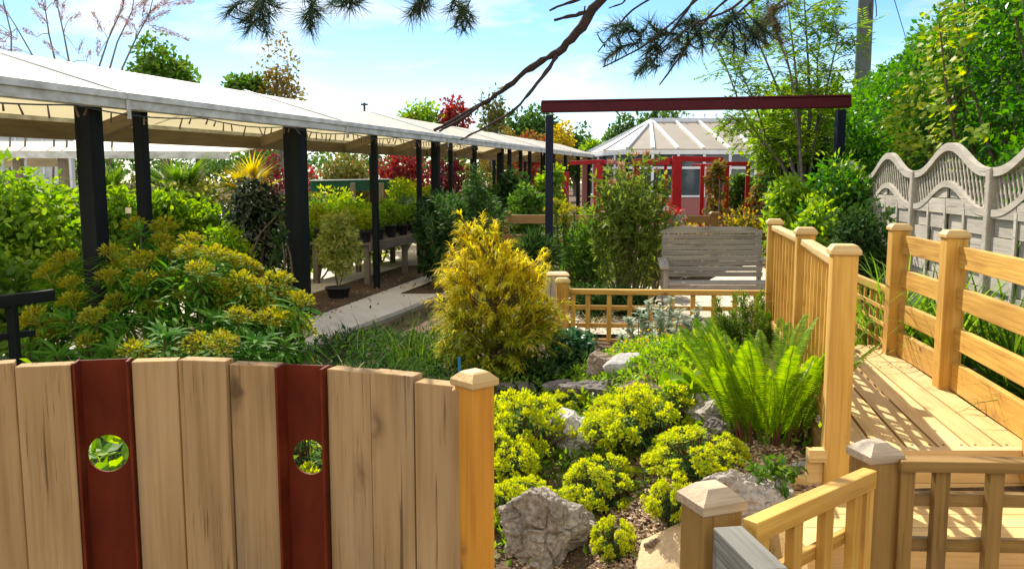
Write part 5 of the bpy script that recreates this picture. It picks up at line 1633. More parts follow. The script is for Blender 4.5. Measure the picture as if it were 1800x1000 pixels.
# nursery bench with rows of pots
tbx = []
nbm = thing('nursery_table', 'weathered timber nursery table carrying rows of potted plants', 'table', gp(700, 13.5))
T0, T1 = Vector((front(12.0) - .35, 12.0, 0)), Vector((front(16.2) - .25, 16.2, 0))
td = (T1 - T0).normalized(); tn = Vector((-td.y, td.x, 0))
if tn.x > 0: tn = -tn
tz = at(640, 432, 12.1).z + .02
for k in range(6):
    o = tn * (.06 + k * .155) + Vector((0, 0, tz))
    beam('top_board', T0 + o, T1 + o + Vector((0, 0, .05)), .14, .03, M['bench_wood'], nbm)
beam('side_board', T0 + Vector((0, 0, tz - .04)) - tn * .03, T1 + Vector((0, 0, tz + .01)) - tn * .03, .03, .13, M['bench_wood'], nbm)
for s in (.02, .35, .68, .98):
    for o in (.05, .85):
        c_ = T0 + (T1 - T0) * s + tn * o
        beam('leg', (c_.x, c_.y, gz(c_.x, c_.y)), (c_.x, c_.y, tz - .015), .08, .07, M['bench_wood'], nbm, up=td)
GP_ = 'potted plants on the nursery table'
lk = [('vine', 'lime green'), ('bright', 'mid green'), ('bright', 'fresh green'), ('bluegreen', 'blue green'), ('silver', 'silver grey'), ('silver', 'pale silver')]
prot = {}
row_names = ['front row', 'second row', 'third row', 'back row']
ordn = ['nearest', 'second', 'third', 'fourth', 'fifth', 'sixth', 'seventh', 'eighth', 'ninth']
for rw in range(4):
    for s in range(9):
        kind = 0 if s < 1 else (1 if s < 3 else 2 if s < 5 else (4 if s < 8 else 5))
        if rw > 1 and kind >= 4: kind = 3
        c_ = T0 + (T1 - T0) * ((s + .5) / 9.0) + tn * (.14 + rw * .24) + Vector((0, 0, tz + .018 + .05 * (s + .5) / 9))
        lab = f'{lk[kind][1]} potted plant, {ordn[s]} from the near end in the {row_names[rw]} on the table'
        if kind not in prot:
            prot[kind] = potted('potted_plant', lab, c_, .085, .16, .30, .34, lk[kind][0], 420, .06 if kind < 4 else .07, .03 if kind < 4 else .008, 'diamond', GP_, 150 + kind, droop=.1 if kind < 4 else -.4)
        else:
            s_ = .9 + .35 * ((s * 7 + rw * 3) % 5) / 5
            copy_thing(prot[kind], c_, s * 1.3 + rw, (1, 1, s_), lab, GP_)

# ================================================================== big honey spurge at the left
R = rng(200)
q = Vector((-2.28, 5.75, gz(-2.28, 5.75)))
hs_ = thing('honey_spurge', 'large domed spurge with honey brown flower heads before the walkway posts', 'shrub', q)
heads_px = [(238, 392), (290, 398), (195, 440), (335, 418), (250, 455), (330, 440), (380, 445), (415, 455), (115, 455), (125, 495), (192, 485), (255, 490), (305, 482), (362, 495), (385, 505), (425, 490), (455, 500), (490, 490),
            (128, 525), (205, 528), (270, 535), (330, 520), (505, 520), (530, 525), (460, 530), (60, 555), (155, 595), (265, 540), (420, 550), (350, 605), (390, 600), (238, 615), (520, 565), (535, 580), (300, 440), (350, 470), (215, 465), (285, 420), (440, 465), (90, 480), (405, 525), (165, 555), (480, 560), (95, 580)]
ros, tbs = [], []
hm = []
for v in range(3):
    Rv = rng(210 + v)
    m = 170
    d = rdir(Rv, m); d[:, 2] = np.abs(d[:, 2]); d = unit(d)
    pos = d * np.array([.078, .078, .055]) * (.55 + .5 * Rv.random((m, 1)))
    P_ = [leaves(pos, unit(d + rdir(Rv, m) * .5), unit(rdir(Rv, m) * .5 + [0, 0, 1]), .024 * (.7 + .6 * Rv.random(m)), .017)]
    for k in range(14):
        e = d[k] * np.array([.07, .07, .05]); P_.append(tube(np.array([[0, 0, -.05], e * .5 + [0, 0, -.012], e]), .0022, 4))
    hm.append(mesh('head', P_))
for i, (px, py) in enumerate(heads_px):
    # depth over the dome: the lower a head shows, the nearer it stands
    dep = 6.25 - 1.25 * (py - 380) / 240 + R.normal() * .10 + .25 * (abs(px - 290) / 250) ** 2
    c_ = np.array(at(px, py + 6, dep)) - np.array(q)
    ax = unit(np.array([c_[0] * .35, c_[1] * .35 - .12, .9]) + R.normal(size=3) * .12)
    s_ = R.uniform(.85, 1.25)
    m = 50
    t = R.random(m)
    a = np.arange(m) * 2.399
    e1 = unit(np.cross(ax, [1, 0, 0])); e2 = np.cross(ax, e1)
    rad_ = np.cos(a)[:, None] * e1 + np.sin(a)[:, None] * e2
    pos = c_ - ax * (.03 + .17 * t[:, None]) + rad_ * .008
    ld = unit(rad_ + ax * (.25 - .75 * t[:, None]))
    ros.append(leaves(pos, ld, unit(ax + rad_ * .2), .175 * s_ * (.7 + .4 * R.random(m)), .027, 'lance'))
    b0 = np.array([c_[0] * .25 + R.normal() * .05, c_[1] * .25, -.02])
    tbs.append(tube(curve(b0, c_ - ax * .02, np.array([c_[0], c_[1], 0]) * .18, 8), np.linspace(.011, .007, 8), 5))
    if i in (27,): continue
    Mh = Matrix.Translation(Vector(c_) + q) @ Vector((0, 0, 1)).rotation_difference(Vector(ax)).to_matrix().to_4x4() @ Matrix.Rotation(R.random() * 6, 4, 'Z') @ Matrix.Scale(s_ * R.uniform(.95, 1.2), 4)
    link('flower_head', hm[i % 3], L['honey'], hs_, Mh)
# rosettes without flowers, some near the front
for px, py, dp in [(288, 585, 5.0), (170, 640, 4.95), (250, 640, 4.9), (450, 600, 5.15), (100, 620, 5.0), (500, 600, 5.2), (200, 610, 5.0), (330, 640, 5.0), (380, 560, 5.3), (245, 400, 6.1), (40, 600, 5.1), (120, 560, 5.3), (440, 620, 5.1)]:
    c_ = np.array(at(px, py, dp)) - np.array(q)
    ax = unit(np.array([c_[0] * .25, -.25, .9])); m = 34; t = R.random(m); a = np.arange(m) * 2.399
    e1 = unit(np.cross(ax, [1, 0, 0])); e2 = np.cross(ax, e1)
    rad_ = np.cos(a)[:, None] * e1 + np.sin(a)[:, None] * e2
    ros.append(leaves(c_ - ax * (.16 * t[:, None]), unit(rad_ + ax * (.7 - .9 * t[:, None])), unit(ax + rad_ * .2), .17 * (.75 + .4 * R.random(m)), .028, 'lance'))
    tbs.append(tube(curve(np.array([c_[0] * .3, c_[1] * .3, -.02]), c_ - ax * .02, np.array([c_[0], c_[1], 0]) * .15, 8), np.linspace(.011, .007, 8), 5))
# leaves further down the stems
m = 1500
d = rdir(R, m); d[:, 2] = np.abs(d[:, 2])
pos = d * np.array([.88, .72, 1.12]) * (.62 + .28 * R.random((m, 1)))
ros.append(leaves(pos, unit(d * .8 + rdir(R, m) * .5 - np.array([0, 0, .45])), unit(d * .4 + [0, 0, .8] + rdir(R, m) * .3), .13 * (.7 + .5 * R.random(m)), .022, 'lance'))
MM = Matrix.Translation(q)
link('foliage', mesh('leaves', ros), L['whorl'], hs_, MM)
link('stems', mesh('stems', tbs, True), M['stem'], hs_, MM)
# a loose big leaved plant and young shoots just behind the palisade
bush('leafy_shrub', 'low broad leaved plant just behind the palisade hole', 'shrub', 185, 3.05, .9, .78, 'bright', 330, .095, .075, 'oval', 26, .2, S, 221, depth=.5)
bush('leafy_shrub', 'young lime shoots just above the palisade top at the left', 'shrub', 100, 3.9, .55, .80, 'bright', 90, .085, .05, 'oval', 14, .22, S, 222, depth=.35, surf=.6)
bush('green_shrub', 'shaded green plant hidden behind the palisade middle', 'shrub', 420, 3.4, 1.0, .7, 'mid', 900, .07, .03, 'diamond', 30, .2, S, 223, depth=.6)

# ================================================================== golden conifer
R = rng(300)
q = gp(868, 6.75)
gc = thing('golden_conifer', 'golden thread leaved conifer with a feathery pointed crown', 'conifer', q)
lobes = [(846, 392, 15), (817, 394, 15), (834, 412, 24), (868, 408, 14), (822, 432, 26), (876, 428, 26), (850, 440, 34), (905, 440, 16), (802, 468, 30), (846, 472, 40), (893, 470, 34), (935, 468, 24), (958, 456, 12), (786, 492, 22),
         (806, 512, 40), (860, 515, 46), (915, 508, 42), (958, 495, 24), (778, 545, 30), (820, 560, 44), (876, 562, 48), (934, 552, 40), (972, 540, 22), (800, 590, 34), (850, 606, 46), (905, 606, 46), (950, 588, 38), (988, 572, 22), (975, 555, 22),
         (830, 640, 40), (884, 644, 44), (926, 632, 36), (795, 625, 26), (860, 668, 30)]
spr_o, spr_d, spr_l, tw, hz_ = [], [], [], [], []
for px, py, rp in lobes:
    for side_ in ((-1, 0, 1) if py > 450 else (0,)):
        rr = rp * 6.75 / 1500
        half = .36 * (1 - .75 * (680 - py) / 300) + .04
        Yl = 6.75 + side_ * half * R.uniform(.75, 1.1) + R.normal() * .04
        px_ = 868 + (px - 868) * (.88 if side_ else 1)
        c_ = np.array(at(px_, py, Yl)) - np.array(q)
        o = np.array([0, 0, max(.04, c_[2] - .34)])
        tw.append(tube(curve(o, c_, (0, 0, .02), 6), np.linspace(.009, .004, 6), 5))
        out_ = unit(c_ - o)
        for s_ in range(int(3 + 40 * rr)):
            b_ = o + (c_ - o) * R.uniform(.55, 1.0)
            dv = unit(out_ * .8 + rdir(R, 1)[0] * .8 + np.array([0, 0, .35]))
            ln_ = rr * R.uniform(.9, 1.8) + .03
            T_ = curve(b_, b_ + dv * ln_ + np.array([0, 0, -.25 * ln_]), np.array([0, 0, .12]) * ln_, 6)
            tw.append(tube(T_, np.linspace(.0028, .0012, 6), 3))
            m = int(10 + 130 * ln_)
            t = .12 + .88 * R.random(m); ii = np.clip((t * 5).astype(int), 0, 4)
            p0 = T_[ii] + (T_[ii + 1] - T_[ii]) * R.random((m, 1)); td_ = unit(T_[ii + 1] - T_[ii])
            spr_o.append(p0); spr_d.append(unit(td_ + rdir(R, m) * .75)); spr_l.append(R.uniform(.035, .10, m))
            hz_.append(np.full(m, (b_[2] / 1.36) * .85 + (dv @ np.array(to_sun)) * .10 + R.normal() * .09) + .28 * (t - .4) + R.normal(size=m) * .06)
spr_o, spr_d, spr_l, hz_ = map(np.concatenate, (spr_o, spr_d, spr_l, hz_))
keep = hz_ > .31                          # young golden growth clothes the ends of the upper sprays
MM = Matrix.Translation(q)
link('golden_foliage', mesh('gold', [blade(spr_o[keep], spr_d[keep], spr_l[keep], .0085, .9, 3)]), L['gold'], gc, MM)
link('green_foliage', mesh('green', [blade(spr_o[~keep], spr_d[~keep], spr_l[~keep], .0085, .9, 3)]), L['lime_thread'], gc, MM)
link('trunk', mesh('trunk', [tube(np.array([[0, 0, -.03], [.01, 0, .5], [0, 0, 1.2]]), [.03, .02, .005], 7)] + tw, True), M['bark'], gc, MM)

# ================================================================== cushion spurges of the rock garden
def spurge_mesh(seed, nst=95):
    R = rng(seed)
    br, lf, stm = [], [], []
    CC = clump_set(R, 15, 1.02, 1.02, .98, .1, .95); CC[:, 2] = np.abs(CC[:, 2]) + .05; CC *= R.uniform(.82, 1.2, (15, 1))
    for k in range(nst):
        a = k * 2.399; f = math.sqrt((k + .5) / nst)
        el = (1 - f * .92) * PI / 2
        rr = 1.0 + .08 * R.normal() + (.22 if R.random() < .07 else 0)
        tip = np.array([math.cos(a) * math.cos(el), math.sin(a) * math.cos(el), .12 + .9 * math.sin(el)]) * np.array([rr, rr, rr])
        c_ = CC[np.argmin(((CC - tip) ** 2).sum(1))]
        tip = tip + (c_ - tip) * .38
        ax = unit(tip * np.array([.8, .8, 1]) + (tip - c_) * 1.2 + np.array([0, 0, .35]))
        stm.append(tube(curve(tip * .05, tip * .97, (0, 0, -.03), 4), [.02, .018, .016, .013], 4))
        m = 52
        d = unit(rdir(R, m) + ax * .9)
        br.append(leaves(tip + d * np.array([.115, .115, .08]) * (.3 + .8 * R.random((m, 1))), unit(d + rdir(R, m) * .4), unit(ax + rdir(R, m) * .5), .06 * (.7 + .6 * R.random(m)), .045))
        m = 30
        t = R.uniform(.25, .93, m)
        d = unit(rdir(R, m) + ax * .35)
        lf.append(leaves(tip * t[:, None] + d * .02, d, ax + rdir(R, m) * .4, .15 * (.7 + .5 * R.random(m)), .032, 'diamond'))
    return mesh('bracts', br), mesh('leaves', lf), mesh('stems', stm, True)


SPG = []
SG = 'chartreuse cushion spurges in the rock garden'
spots = [  # px, py of the base, Y, radius, height, label
    (905, 812, 4.75, .27, .38, 'largest chartreuse spurge, directly right of the palisade end post'),
    (880, 858, 4.35, .19, .26, 'chartreuse spurge hugging the palisade end post below the largest one'),
    (1005, 725, 5.9, .165, .15, 'small chartreuse spurge above the white rock'),
    (1092, 792, 5.0, .20, .24, 'dense chartreuse spurge directly right of the white rock'),
    (1150, 782, 5.0, .235, .29, 'wide chartreuse spurge beside the broad leaved green weeds'),
    (1230, 838, 4.30, .185, .19, 'orange tinged spurge above the flat stone near the deck'),
    (925, 905, 4.05, .15, .17, 'chartreuse spurge just behind the big pointed rock'),
    (872, 920, 3.95, .12, .17, 'chartreuse spurge against the post foot left of the big rock'),
    (1058, 892, 4.02, .18, .22, 'rounded chartreuse spurge right of the tip of the big rock'),
    (1078, 985, 3.55, .085, .165, 'smallest chartreuse spurge at the edge of the sandy path'),
    (1182, 920, 3.85, .10, .18, 'narrow chartreuse spurge left of the capped foreground post'),
    (1000, 800, 4.80, .085, .10, 'small pale spurge tuft at the lower left of the white rock'),
    (1165, 832, 4.55, .10, .10, 'thin spurge seedling on the gravel between larger spurges'),
    (545, 860, 3.3, .26, .36, 'chartreuse spurge behind the right hole of the palisade'),
    (1085, 742, 5.6, .13, .17, 'chartreuse spurge tucked behind the dense one'),
    (890, 800, 4.5, .15, .26, 'tall chartreuse spurge half hidden by the palisade post'),
]
for v in range(4):
    SPG.append(spurge_mesh(400 + v))
for i, (px, py, Y, r_, h_, lab) in enumerate(spots):
    q = gpix(px, py)
    t = thing('spurge', lab, 'spurge', q, SG)
    r_ *= 1.1
    a = Matrix.Translation(q) @ Matrix.Rotation(i * 1.7, 4, 'Z') @ Matrix.Diagonal((r_, r_, h_ * 1.04, 1))
    b_, l_, s_ = SPG[i % 4]
    link('blossom', b_, L['chartreuse'], t, a); link('foliage', l_, L['bluegreen'], t, a); link('stems', s_, M['red_stem'], t, a)

# low mixed cover and tufts between them
R = rng(450)


def cover(name, label, n, spots_, Ln, Wd, leaf, tmpl='diamond', hgt=.08, seed=1, cat='ground cover'):
    R = rng(seed)
    P_ = []
    for px, Y, sx_, sy_, cnt in spots_:
        c_ = gp(px, Y)
        x = c_.x + R.normal(size=cnt) * sx_; y = c_.y + R.normal(size=cnt) * sy_
        z = ground(x, y) + hgt * R.random(cnt) ** 1.3 * np.exp(-((x - c_.x) / (sx_ * 1.6)) ** 2 - ((y - c_.y) / (sy_ * 1.6)) ** 2)
        P_.append(np.stack([x, y, z], -1))
    P_ = np.concatenate(P_); m = len(P_)
    return tag(link(name, mesh(name, [leaves(P_, unit(rdir(R, m) + [0, 0, .5]), unit(rdir(R, m) * .6 + [0, 0, .8]), Ln * (.6 + .8 * R.random(m)), Wd, tmpl)]), L[leaf]), label, cat, kind='stuff')


cover('ground_cover', 'low mixed green leaves covering the soil of the rock garden', 0,
      [(1150, 6.4, .35, .25, 1000), (1230, 5.8, .22, .25, 800), (1080, 6.2, .3, .3, 700), (960, 5.6, .25, .25, 400), (1200, 5.5, .2, .25, 700), (1010, 4.4, .2, .2, 200), (1280, 5.0, .12, .25, 350), (930, 6.2, .3, .3, 600), (1120, 4.5, .25, .2, 160), (980, 4.7, .12, .15, 200), (1290, 4.0, .12, .12, 160), (1390, 3.9, .1, .2, 200), (900, 3.6, .2, .12, 160), (1140, 5.2, .25, .3, 900), (1250, 4.5, .15, .25, 500), (1060, 4.6, .2, .2, 350), (1000, 5.5, .25, .25, 500), (1180, 4.2, .2, .2, 260), (1340, 4.2, .2, .2, 300)],
      .05, .022, 'bright', hgt=.14, seed=451)
cover('creeping_plant', 'creeping yellow flowered plants around the silver plant', 0, [(1170, 6.7, .3, .25, 450), (1240, 6.2, .15, .2, 260), (1150, 5.9, .3, .25, 240), (1250, 5.4, .1, .15, 140)], .028, .022, 'flower_yellow', hgt=.20, seed=452, cat='flowers')
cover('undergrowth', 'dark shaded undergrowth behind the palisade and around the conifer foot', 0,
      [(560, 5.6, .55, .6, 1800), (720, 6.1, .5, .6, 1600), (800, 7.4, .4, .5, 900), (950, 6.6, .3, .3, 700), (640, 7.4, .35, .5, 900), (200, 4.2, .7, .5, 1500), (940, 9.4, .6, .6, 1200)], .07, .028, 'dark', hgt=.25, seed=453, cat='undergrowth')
R = rng(456)
weeds = bush('weed', 'broad leaved fresh green weeds between the wide spurge and the fern', 'weeds', 1205, 4.5, .30, .24, 'bright', 150, .085, .07, 'oval', 16, .24, None, 456, base=gpix(1212, 735), depth=.3, surf=.5, extra=[('blossom', 'flower_yellow', top_tips(14, .03, .025))])

cover('low_plants', 'small olive and bronze plants filling the gaps between the spurges', 0,
      [(1110, 4.9, .16, .2, 500), (1200, 4.4, .15, .2, 500), (1160, 4.05, .12, .12, 260), (1250, 3.9, .08, .15, 300), (1020, 4.3, .12, .14, 300), (1290, 4.6, .1, .2, 350), (960, 4.5, .12, .16, 260), (1100, 4.25, .1, .1, 200), (1330, 4.0, .12, .15, 260)], .04, .012, 'olive', 'lance', hgt=.10, seed=458)
cover('low_plants', 'small fresh green weeds growing round the rocks and spurges', 0,
      [(930, 3.9, .1, .12, 220), (1010, 3.95, .1, .1, 160), (1120, 4.2, .12, .12, 240), (1060, 4.55, .12, .12, 240), (1240, 4.15, .1, .12, 240), (1000, 4.85, .1, .12, 200), (1150, 3.75, .08, .08, 120)], .032, .016, 'mid', 'diamond', hgt=.10, seed=461)
cover('leaf_litter', 'dry brown leaf litter and dead stems between the rock garden plants', 0,
      [(1150, 4.6, .35, .6, 900), (1080, 4.0, .3, .3, 500), (1250, 4.2, .2, .4, 600), (950, 4.2, .25, .4, 500), (1000, 5.2, .3, .4, 500)], .03, .012, 'litter', hgt=.03, seed=457, cat='leaf litter')
cover('leaf_litter', 'brown leaf litter on the shaded floor along the walkway posts', 0,
      [(570, 10.2, .18, .5, 260), (630, 11.2, .18, .6, 260), (530, 9.4, .18, .5, 160), (700, 12.6, .18, .6, 220)], .05, .03, 'litter', hgt=.02, seed=459, cat='leaf litter')
# ================================================================== rocks
def rock(name, label, px, Y, size, mat, seed, sink=.25, yaw=0.0, cuts=16, group='rocks of the rock garden', cat='rock', z=None, rough=1.0, sub=5):
    R = rng(seed)
    bm = bmesh.new(); bmesh.ops.create_icosphere(bm, subdivisions=sub, radius=1)
    V = np.array([v.co for v in bm.verts])
    for k in range(cuts):
        n_ = rdir(R, 1)[0]; d_ = R.uniform(.5, .86)
        e = V @ n_ - d_
        V = V - np.where(e > 0, e, 0)[:, None] * n_ * .96
    N_ = unit(V); o = R.random(3) * 50
    f1 = vnoise(V * 1.7 + o, seed); f2 = vnoise(V * 4 + o, seed + 1); f3 = vnoise(V * 9 + o, seed + 2); f4 = vnoise(V * 22 + o, seed + 3)
    strat = np.abs(vnoise(V * np.array([2.2, 2.2, 8.5]) + o, seed + 4))           # weathered ledges
    gul = -np.exp(-(vnoise(V * 2.6 + o + 9, seed + 5) / .07) ** 2) * .11           # cracks
    disp = .14 * f1 + .075 * f2 + .045 * f3 + .025 * f4 - .10 * strat + gul
    V = (V + N_ * (disp * rough)[:, None]) * np.array(size)
    for v, c_ in zip(bm.verts, V): v.co = c_
    me = bpy.data.meshes.new('rock'); bm.to_mesh(me); bm.free()
    q = gpix(px, Y) if Y > 100 else gp(px, Y)
    q.z = (z if z is not None else q.z) + size[2] * (1 - 2 * sink)
    for p_ in me.polygons: p_.use_smooth = rough < .5
    return tag(link(name, me, M[mat], None, Matrix.Translation(q) @ Matrix.Rotation(yaw, 4, 'Z')), label, cat, group)


rock('rock', 'big pointed grey limestone rock at the edge of the sandy path', 962, 975, (.25, .2, .235), 'rock_front', 501, .28, .4, 12, sub=6)
rock('rock', 'bright white limestone rock among the spurges', 1010, 800, (.17, .22, .17), 'rock_white', 502, .2, .2, 8, sub=6)
rock('rock', 'long flat dark stone with a pale top before the blue green plant', 1038, 705, (.22, .14, .10), 'rock_dark', 503, .2, .1)
rock('rock', 'round brown boulder at the foot of the trellis fence', 1056, 660, (.13, .12, .115), 'rock_brown', 504, .2, 1.0, 8, rough=.5)
rock('rock', 'pale grey boulder with a tapering right end beside the brown boulder', 1098, 655, (.155, .11, .095), 'pebble', 505, .2, .2, 6, rough=.35)
rock('rock', 'pale jagged rock left of the fern', 1248, 745, (.15, .16, .13), 'rock_pale', 506, .25, .7)
rock('rock', 'flat topped stone in front of the fern beside the deck', 1296, 905, (.20, .17, .13), 'rock_pale', 507, .22, .3, 10)
rock('rock', 'low dark edging stone behind the first spurges', 905, 694, (.2, .1, .07), 'rock_dark', 508, .2, .1)
rock('rock', 'dark brown edging stone below the silver plant', 1135, 703, (.2, .1, .085), 'rock_brown', 509, .2, -.1)
rock('rock', 'dark angular stone at the foot of the pale jagged rock', 1262, 765, (.13, .1, .06), 'rock_dark', 510, .3, .4)
rock('rock', 'low dark stone left of the dark edging stone', 985, 694, (.16, .1, .08), 'rock_dark', 511, .2, .5)
rock('rock', 'small half buried stone right of the big pointed rock', 1052, 968, (.06, .05, .035), 'rock_pale', 512, .3, .5)
rock('rock', 'small brown stone beside the sandy path in front of the narrow spurge', 1150, 962, (.05, .04, .03), 'rock_brown', 513, .3, .5)
PG = 'smooth grey pebbles beside the deck post'
for px, Y, s_, lab in [(1405, 3.42, .026, 'smooth light grey pebble left of its neighbour at the deck post'), (1432, 3.40, .034, 'larger smooth grey pebble touching the deck post'), (1385, 3.75, .022, 'small dull pebble behind the other two by the deck post')]:
    rock('pebble', lab, px, Y, (s_ * 1.25, s_, s_ * .8), 'pebble', int(px), .2, .3, 2, PG, 'pebble', rough=.3, sub=4)

# ================================================================== fern
R = rng(600)
q = gpix(1348, 772)
fe = thing('fern', 'large bright green fern beside the left deck post', 'fern', q)


def frond_mesh(seed, Lf=.64):
    R = rng(seed)
    n = 46
    t = np.linspace(0, 1, n)
    C_ = np.stack([.15 * t ** 1.6 * Lf / .66, R.normal() * .02 * t, Lf * (t - .16 * t ** 3)], -1)
    P_ = [tube(C_, np.linspace(.0042, .001, n), 5)]
    tg = unit(np.gradient(C_, axis=0))
    pos, dd, nn, ll = [], [], [], []
    for i in range(6, n):
        f = (i - 6) / (n - 6)
        pl = .056 * math.sin(PI * min(1, (f * .86 + .14))) ** .8 + .008
        for s in (-1, 1):
            for sub in (0,):
                k = min(i + sub, n - 1); a = int(k); fr = k - a
                p_ = C_[a] * (1 - fr) + C_[min(a + 1, n - 1)] * fr
                pos.append(p_); dd.append(np.array([0, s, 0]) + tg[a] * .38 + np.array([.1, 0, 0])); nn.append(np.cross(tg[a], [0, 1, 0]) + R.normal(size=3) * .12); ll.append(pl * R.uniform(.9, 1.1))
    pos, dd, nn, ll = map(np.array, (pos, dd, nn, ll))
    P_.append(leaves(pos, dd, nn, ll, .0115, 'lance'))
    return mesh('frond', P_)


FM = [frond_mesh(610 + k, .66) for k in range(4)]
for k in range(66):
    a = k * 2.399 + R.normal() * .2; lean_ = R.uniform(.0, .44)
    b_ = Vector((math.cos(a) * .13 * math.sqrt(R.random()) * 1.4, math.sin(a) * .10, 0)) + q
    Mx = Matrix.Translation(b_) @ Matrix.Rotation(a, 4, 'Z') @ Matrix.Rotation(lean_, 4, 'Y') @ Matrix.Rotation(R.normal() * .5, 4, 'Z') @ Matrix.Scale(R.uniform(.66, 1.04), 4)
    link('frond', FM[k % 4], L['fern'], fe, Mx)
stm = []
for k in range(30):
    a = R.random() * 6.28; r_ = .15 * math.sqrt(R.random())
    b_ = np.array([math.cos(a) * r_, math.sin(a) * r_, 0]); stm.append(tube(curve(b_, b_ * 1.25 + np.array([0, 0, R.uniform(.08, .16)]), (0, 0, 0), 4), [.008, .007, .006, .003], 5))
link('stem_bases', mesh('stems', stm, True), M['red_stem'], fe, Matrix.Translation(q))

# small bronze green conifer like plant at the gravel
bush('heather', 'small dark heather like plant on the gravel before the fern', 'shrub', 1375, 3.85, .2, .13, 'olive', 420, .03, .008, 'lance', 16, .24, None, 621, depth=.2, droop=-.4)
bush('small_plant', 'small green leaved plant beside the flat topped stone', 'shrub', 1365, 3.15, .2, .22, 'mid', 110, .05, .025, 'oval', 12, .26, None, 622, depth=.15)
# silver plant by the trellis
R = rng(630)
q = gp(1150, 7.15)
sv = thing('silver_plant', 'upright silver grey leaved plant in front of the trellis fence', 'shrub', q)
lv_, sm_ = [], []
for px, py in [(1090, 590), (1105, 560), (1125, 545), (1140, 530), (1160, 555), (1180, 525), (1195, 548), (1215, 560), (1230, 540), (1110, 600), (1150, 590), (1200, 590), (1170, 610), (1225, 600), (1135, 575), (1085, 620), (1185, 570), (1240, 575), (1160, 535), (1120, 620), (1208, 625)]:
    Y = 7.1 + R.normal() * .22
    t_ = np.array(at(px, py, Y)) - np.array(q)
    b_ = np.array([t_[0] * .6 + R.normal() * .03, t_[1], -.02])
    C_ = curve(b_, t_, (R.normal() * .02, 0, 0), 8)
    sm_.append(tube(C_, np.linspace(.006, .003, 8), 5))
    m = 84
    t = R.random(m) ** .75
    pos = b_ + (t_ - b_) * t[:, None]
    d = unit(rdir(R, m) * np.array([1, 1, .4]) + np.array([0, 0, .55]))
    lv_.append(leaves(pos, d, unit(rdir(R, m) * .4 + [0, 0, 1]), .115 * (1.15 - .5 * t) * (.7 + .5 * R.random(m)), .032, 'lance'))
MM = Matrix.Translation(q)
link('foliage', mesh('leaves', lv_), L['silver'], sv, MM); link('stems', mesh('stems', sm_, True), M['stem'], sv, MM)
# feathery bronze plant
R = rng(640)
q = gp(1318, 5.9)
fp = thing('feathery_plant', 'airy feathery yellow green plant behind the fern', 'shrub', q)
lv_, sm_ = [], []
for k in range(60):
    px, py = R.uniform(1255, 1400), R.uniform(505, 600)
    t_ = np.array(at(px, py, 5.9 + R.normal() * .12)) - np.array(q); b_ = np.array([t_[0] * .55, t_[1] * .6, 0])
    sm_.append(tube(curve(b_, t_, (R.normal() * .02, 0, .0), 5), np.linspace(.004, .0015, 5), 4))
    m = 80; t = R.uniform(.35, 1.0, m)
    lv_.append(leaves(b_ + (t_ - b_) * t[:, None], unit(rdir(R, m) + [0, 0, .6]), rdir(R, m), .05 * (.6 + .8 * R.random(m)), .006, 'diamond'))
MM = Matrix.Translation(q)
link('foliage', mesh('leaves', lv_), L['grass'], fp, MM); link('stems', mesh('stems', sm_, True), M['stem'], fp, MM)
# bluish groundcover by the conifer
bush('ivy_mound', 'low blue green glossy leaved mound right of the conifer foot', 'shrub', 1000, 6.95, .55, .36, 'blue_dark', 1500, .05, .034, 'oval', 40, .2, S, 651, depth=.5)
bush('ivy_mound', 'dark trailing leaves under the right side of the conifer', 'shrub', 955, 6.35, .45, .22, 'dark', 900, .045, .028, 'oval', 26, .22, S, 652, depth=.35)
# yellow headed spurge by the navy post
R = rng(660)
q = gp(1000, 12.4)
ys = thing('yellow_spurge', 'tall spurge with round yellow heads right of the navy post', 'shrub', q)
lv_, sm_ = [], []
for i, (px, py) in enumerate([(975, 358), (996, 366), (990, 377), (1010, 372), (993, 392), (966, 372), (1015, 385), (1030, 400), (1008, 410), (980, 410)]):
    t_ = np.array(at(px, py, 12.4 + R.normal() * .15)) - np.array(q); b_ = np.array([t_[0] * .5, t_[1] * .5, 0])
    sm_.append(tube(curve(b_, t_, (0, 0, 0), 6), .008, 5))
    m = 90; t = R.uniform(.35, .97, m)
    lv_.append(leaves(b_ + (t_ - b_) * t[:, None], unit(rdir(R, m) - np.array([0, 0, .3])), unit(rdir(R, m) * .4 + [0, 0, 1]), .14, .018, 'lance'))
    if i < 6: link('flower_head', hm[i % 3], L['flower_yellow'], ys, Matrix.Translation(Vector(t_) + q) @ Matrix.Scale(1.25, 4))
MM = Matrix.Translation(q)
link('foliage', mesh('leaves', lv_), L['mid'], ys, MM); link('stems', mesh('stems', sm_, True), M['stem'], ys, MM)

# ================================================================== grasses
def grass_clump(name, label, px, Y, n, h, spread, leaf, seed, w=.006, droop=.5, lean=.35, group='grass clumps in the garden', tilt=(0, 0)):
    R = rng(seed)
    q = gp(px, Y)
    a = R.random(n) * 2 * PI; rr = spread * np.sqrt(R.random(n))
    b_ = np.stack([np.cos(a) * rr + q.x, np.sin(a) * rr + q.y, np.zeros(n)], -1)
    b_[:, 2] = ground(b_[:, 0], b_[:, 1]) - .01
    d = np.stack([np.cos(a) * lean + R.normal(size=n) * .2 + tilt[0], np.sin(a) * lean + R.normal(size=n) * .2 + tilt[1], np.ones(n)], -1)
    return tag(link(name, mesh('blades', [blade(b_ - np.array(q), d, h * (.55 + .6 * R.random(n)), w * (.7 + .6 * R.random(n)), droop * (.4 + R.random(n)), 6)]), L[leaf], None, Matrix.Translation(q)), label, 'grass', group)


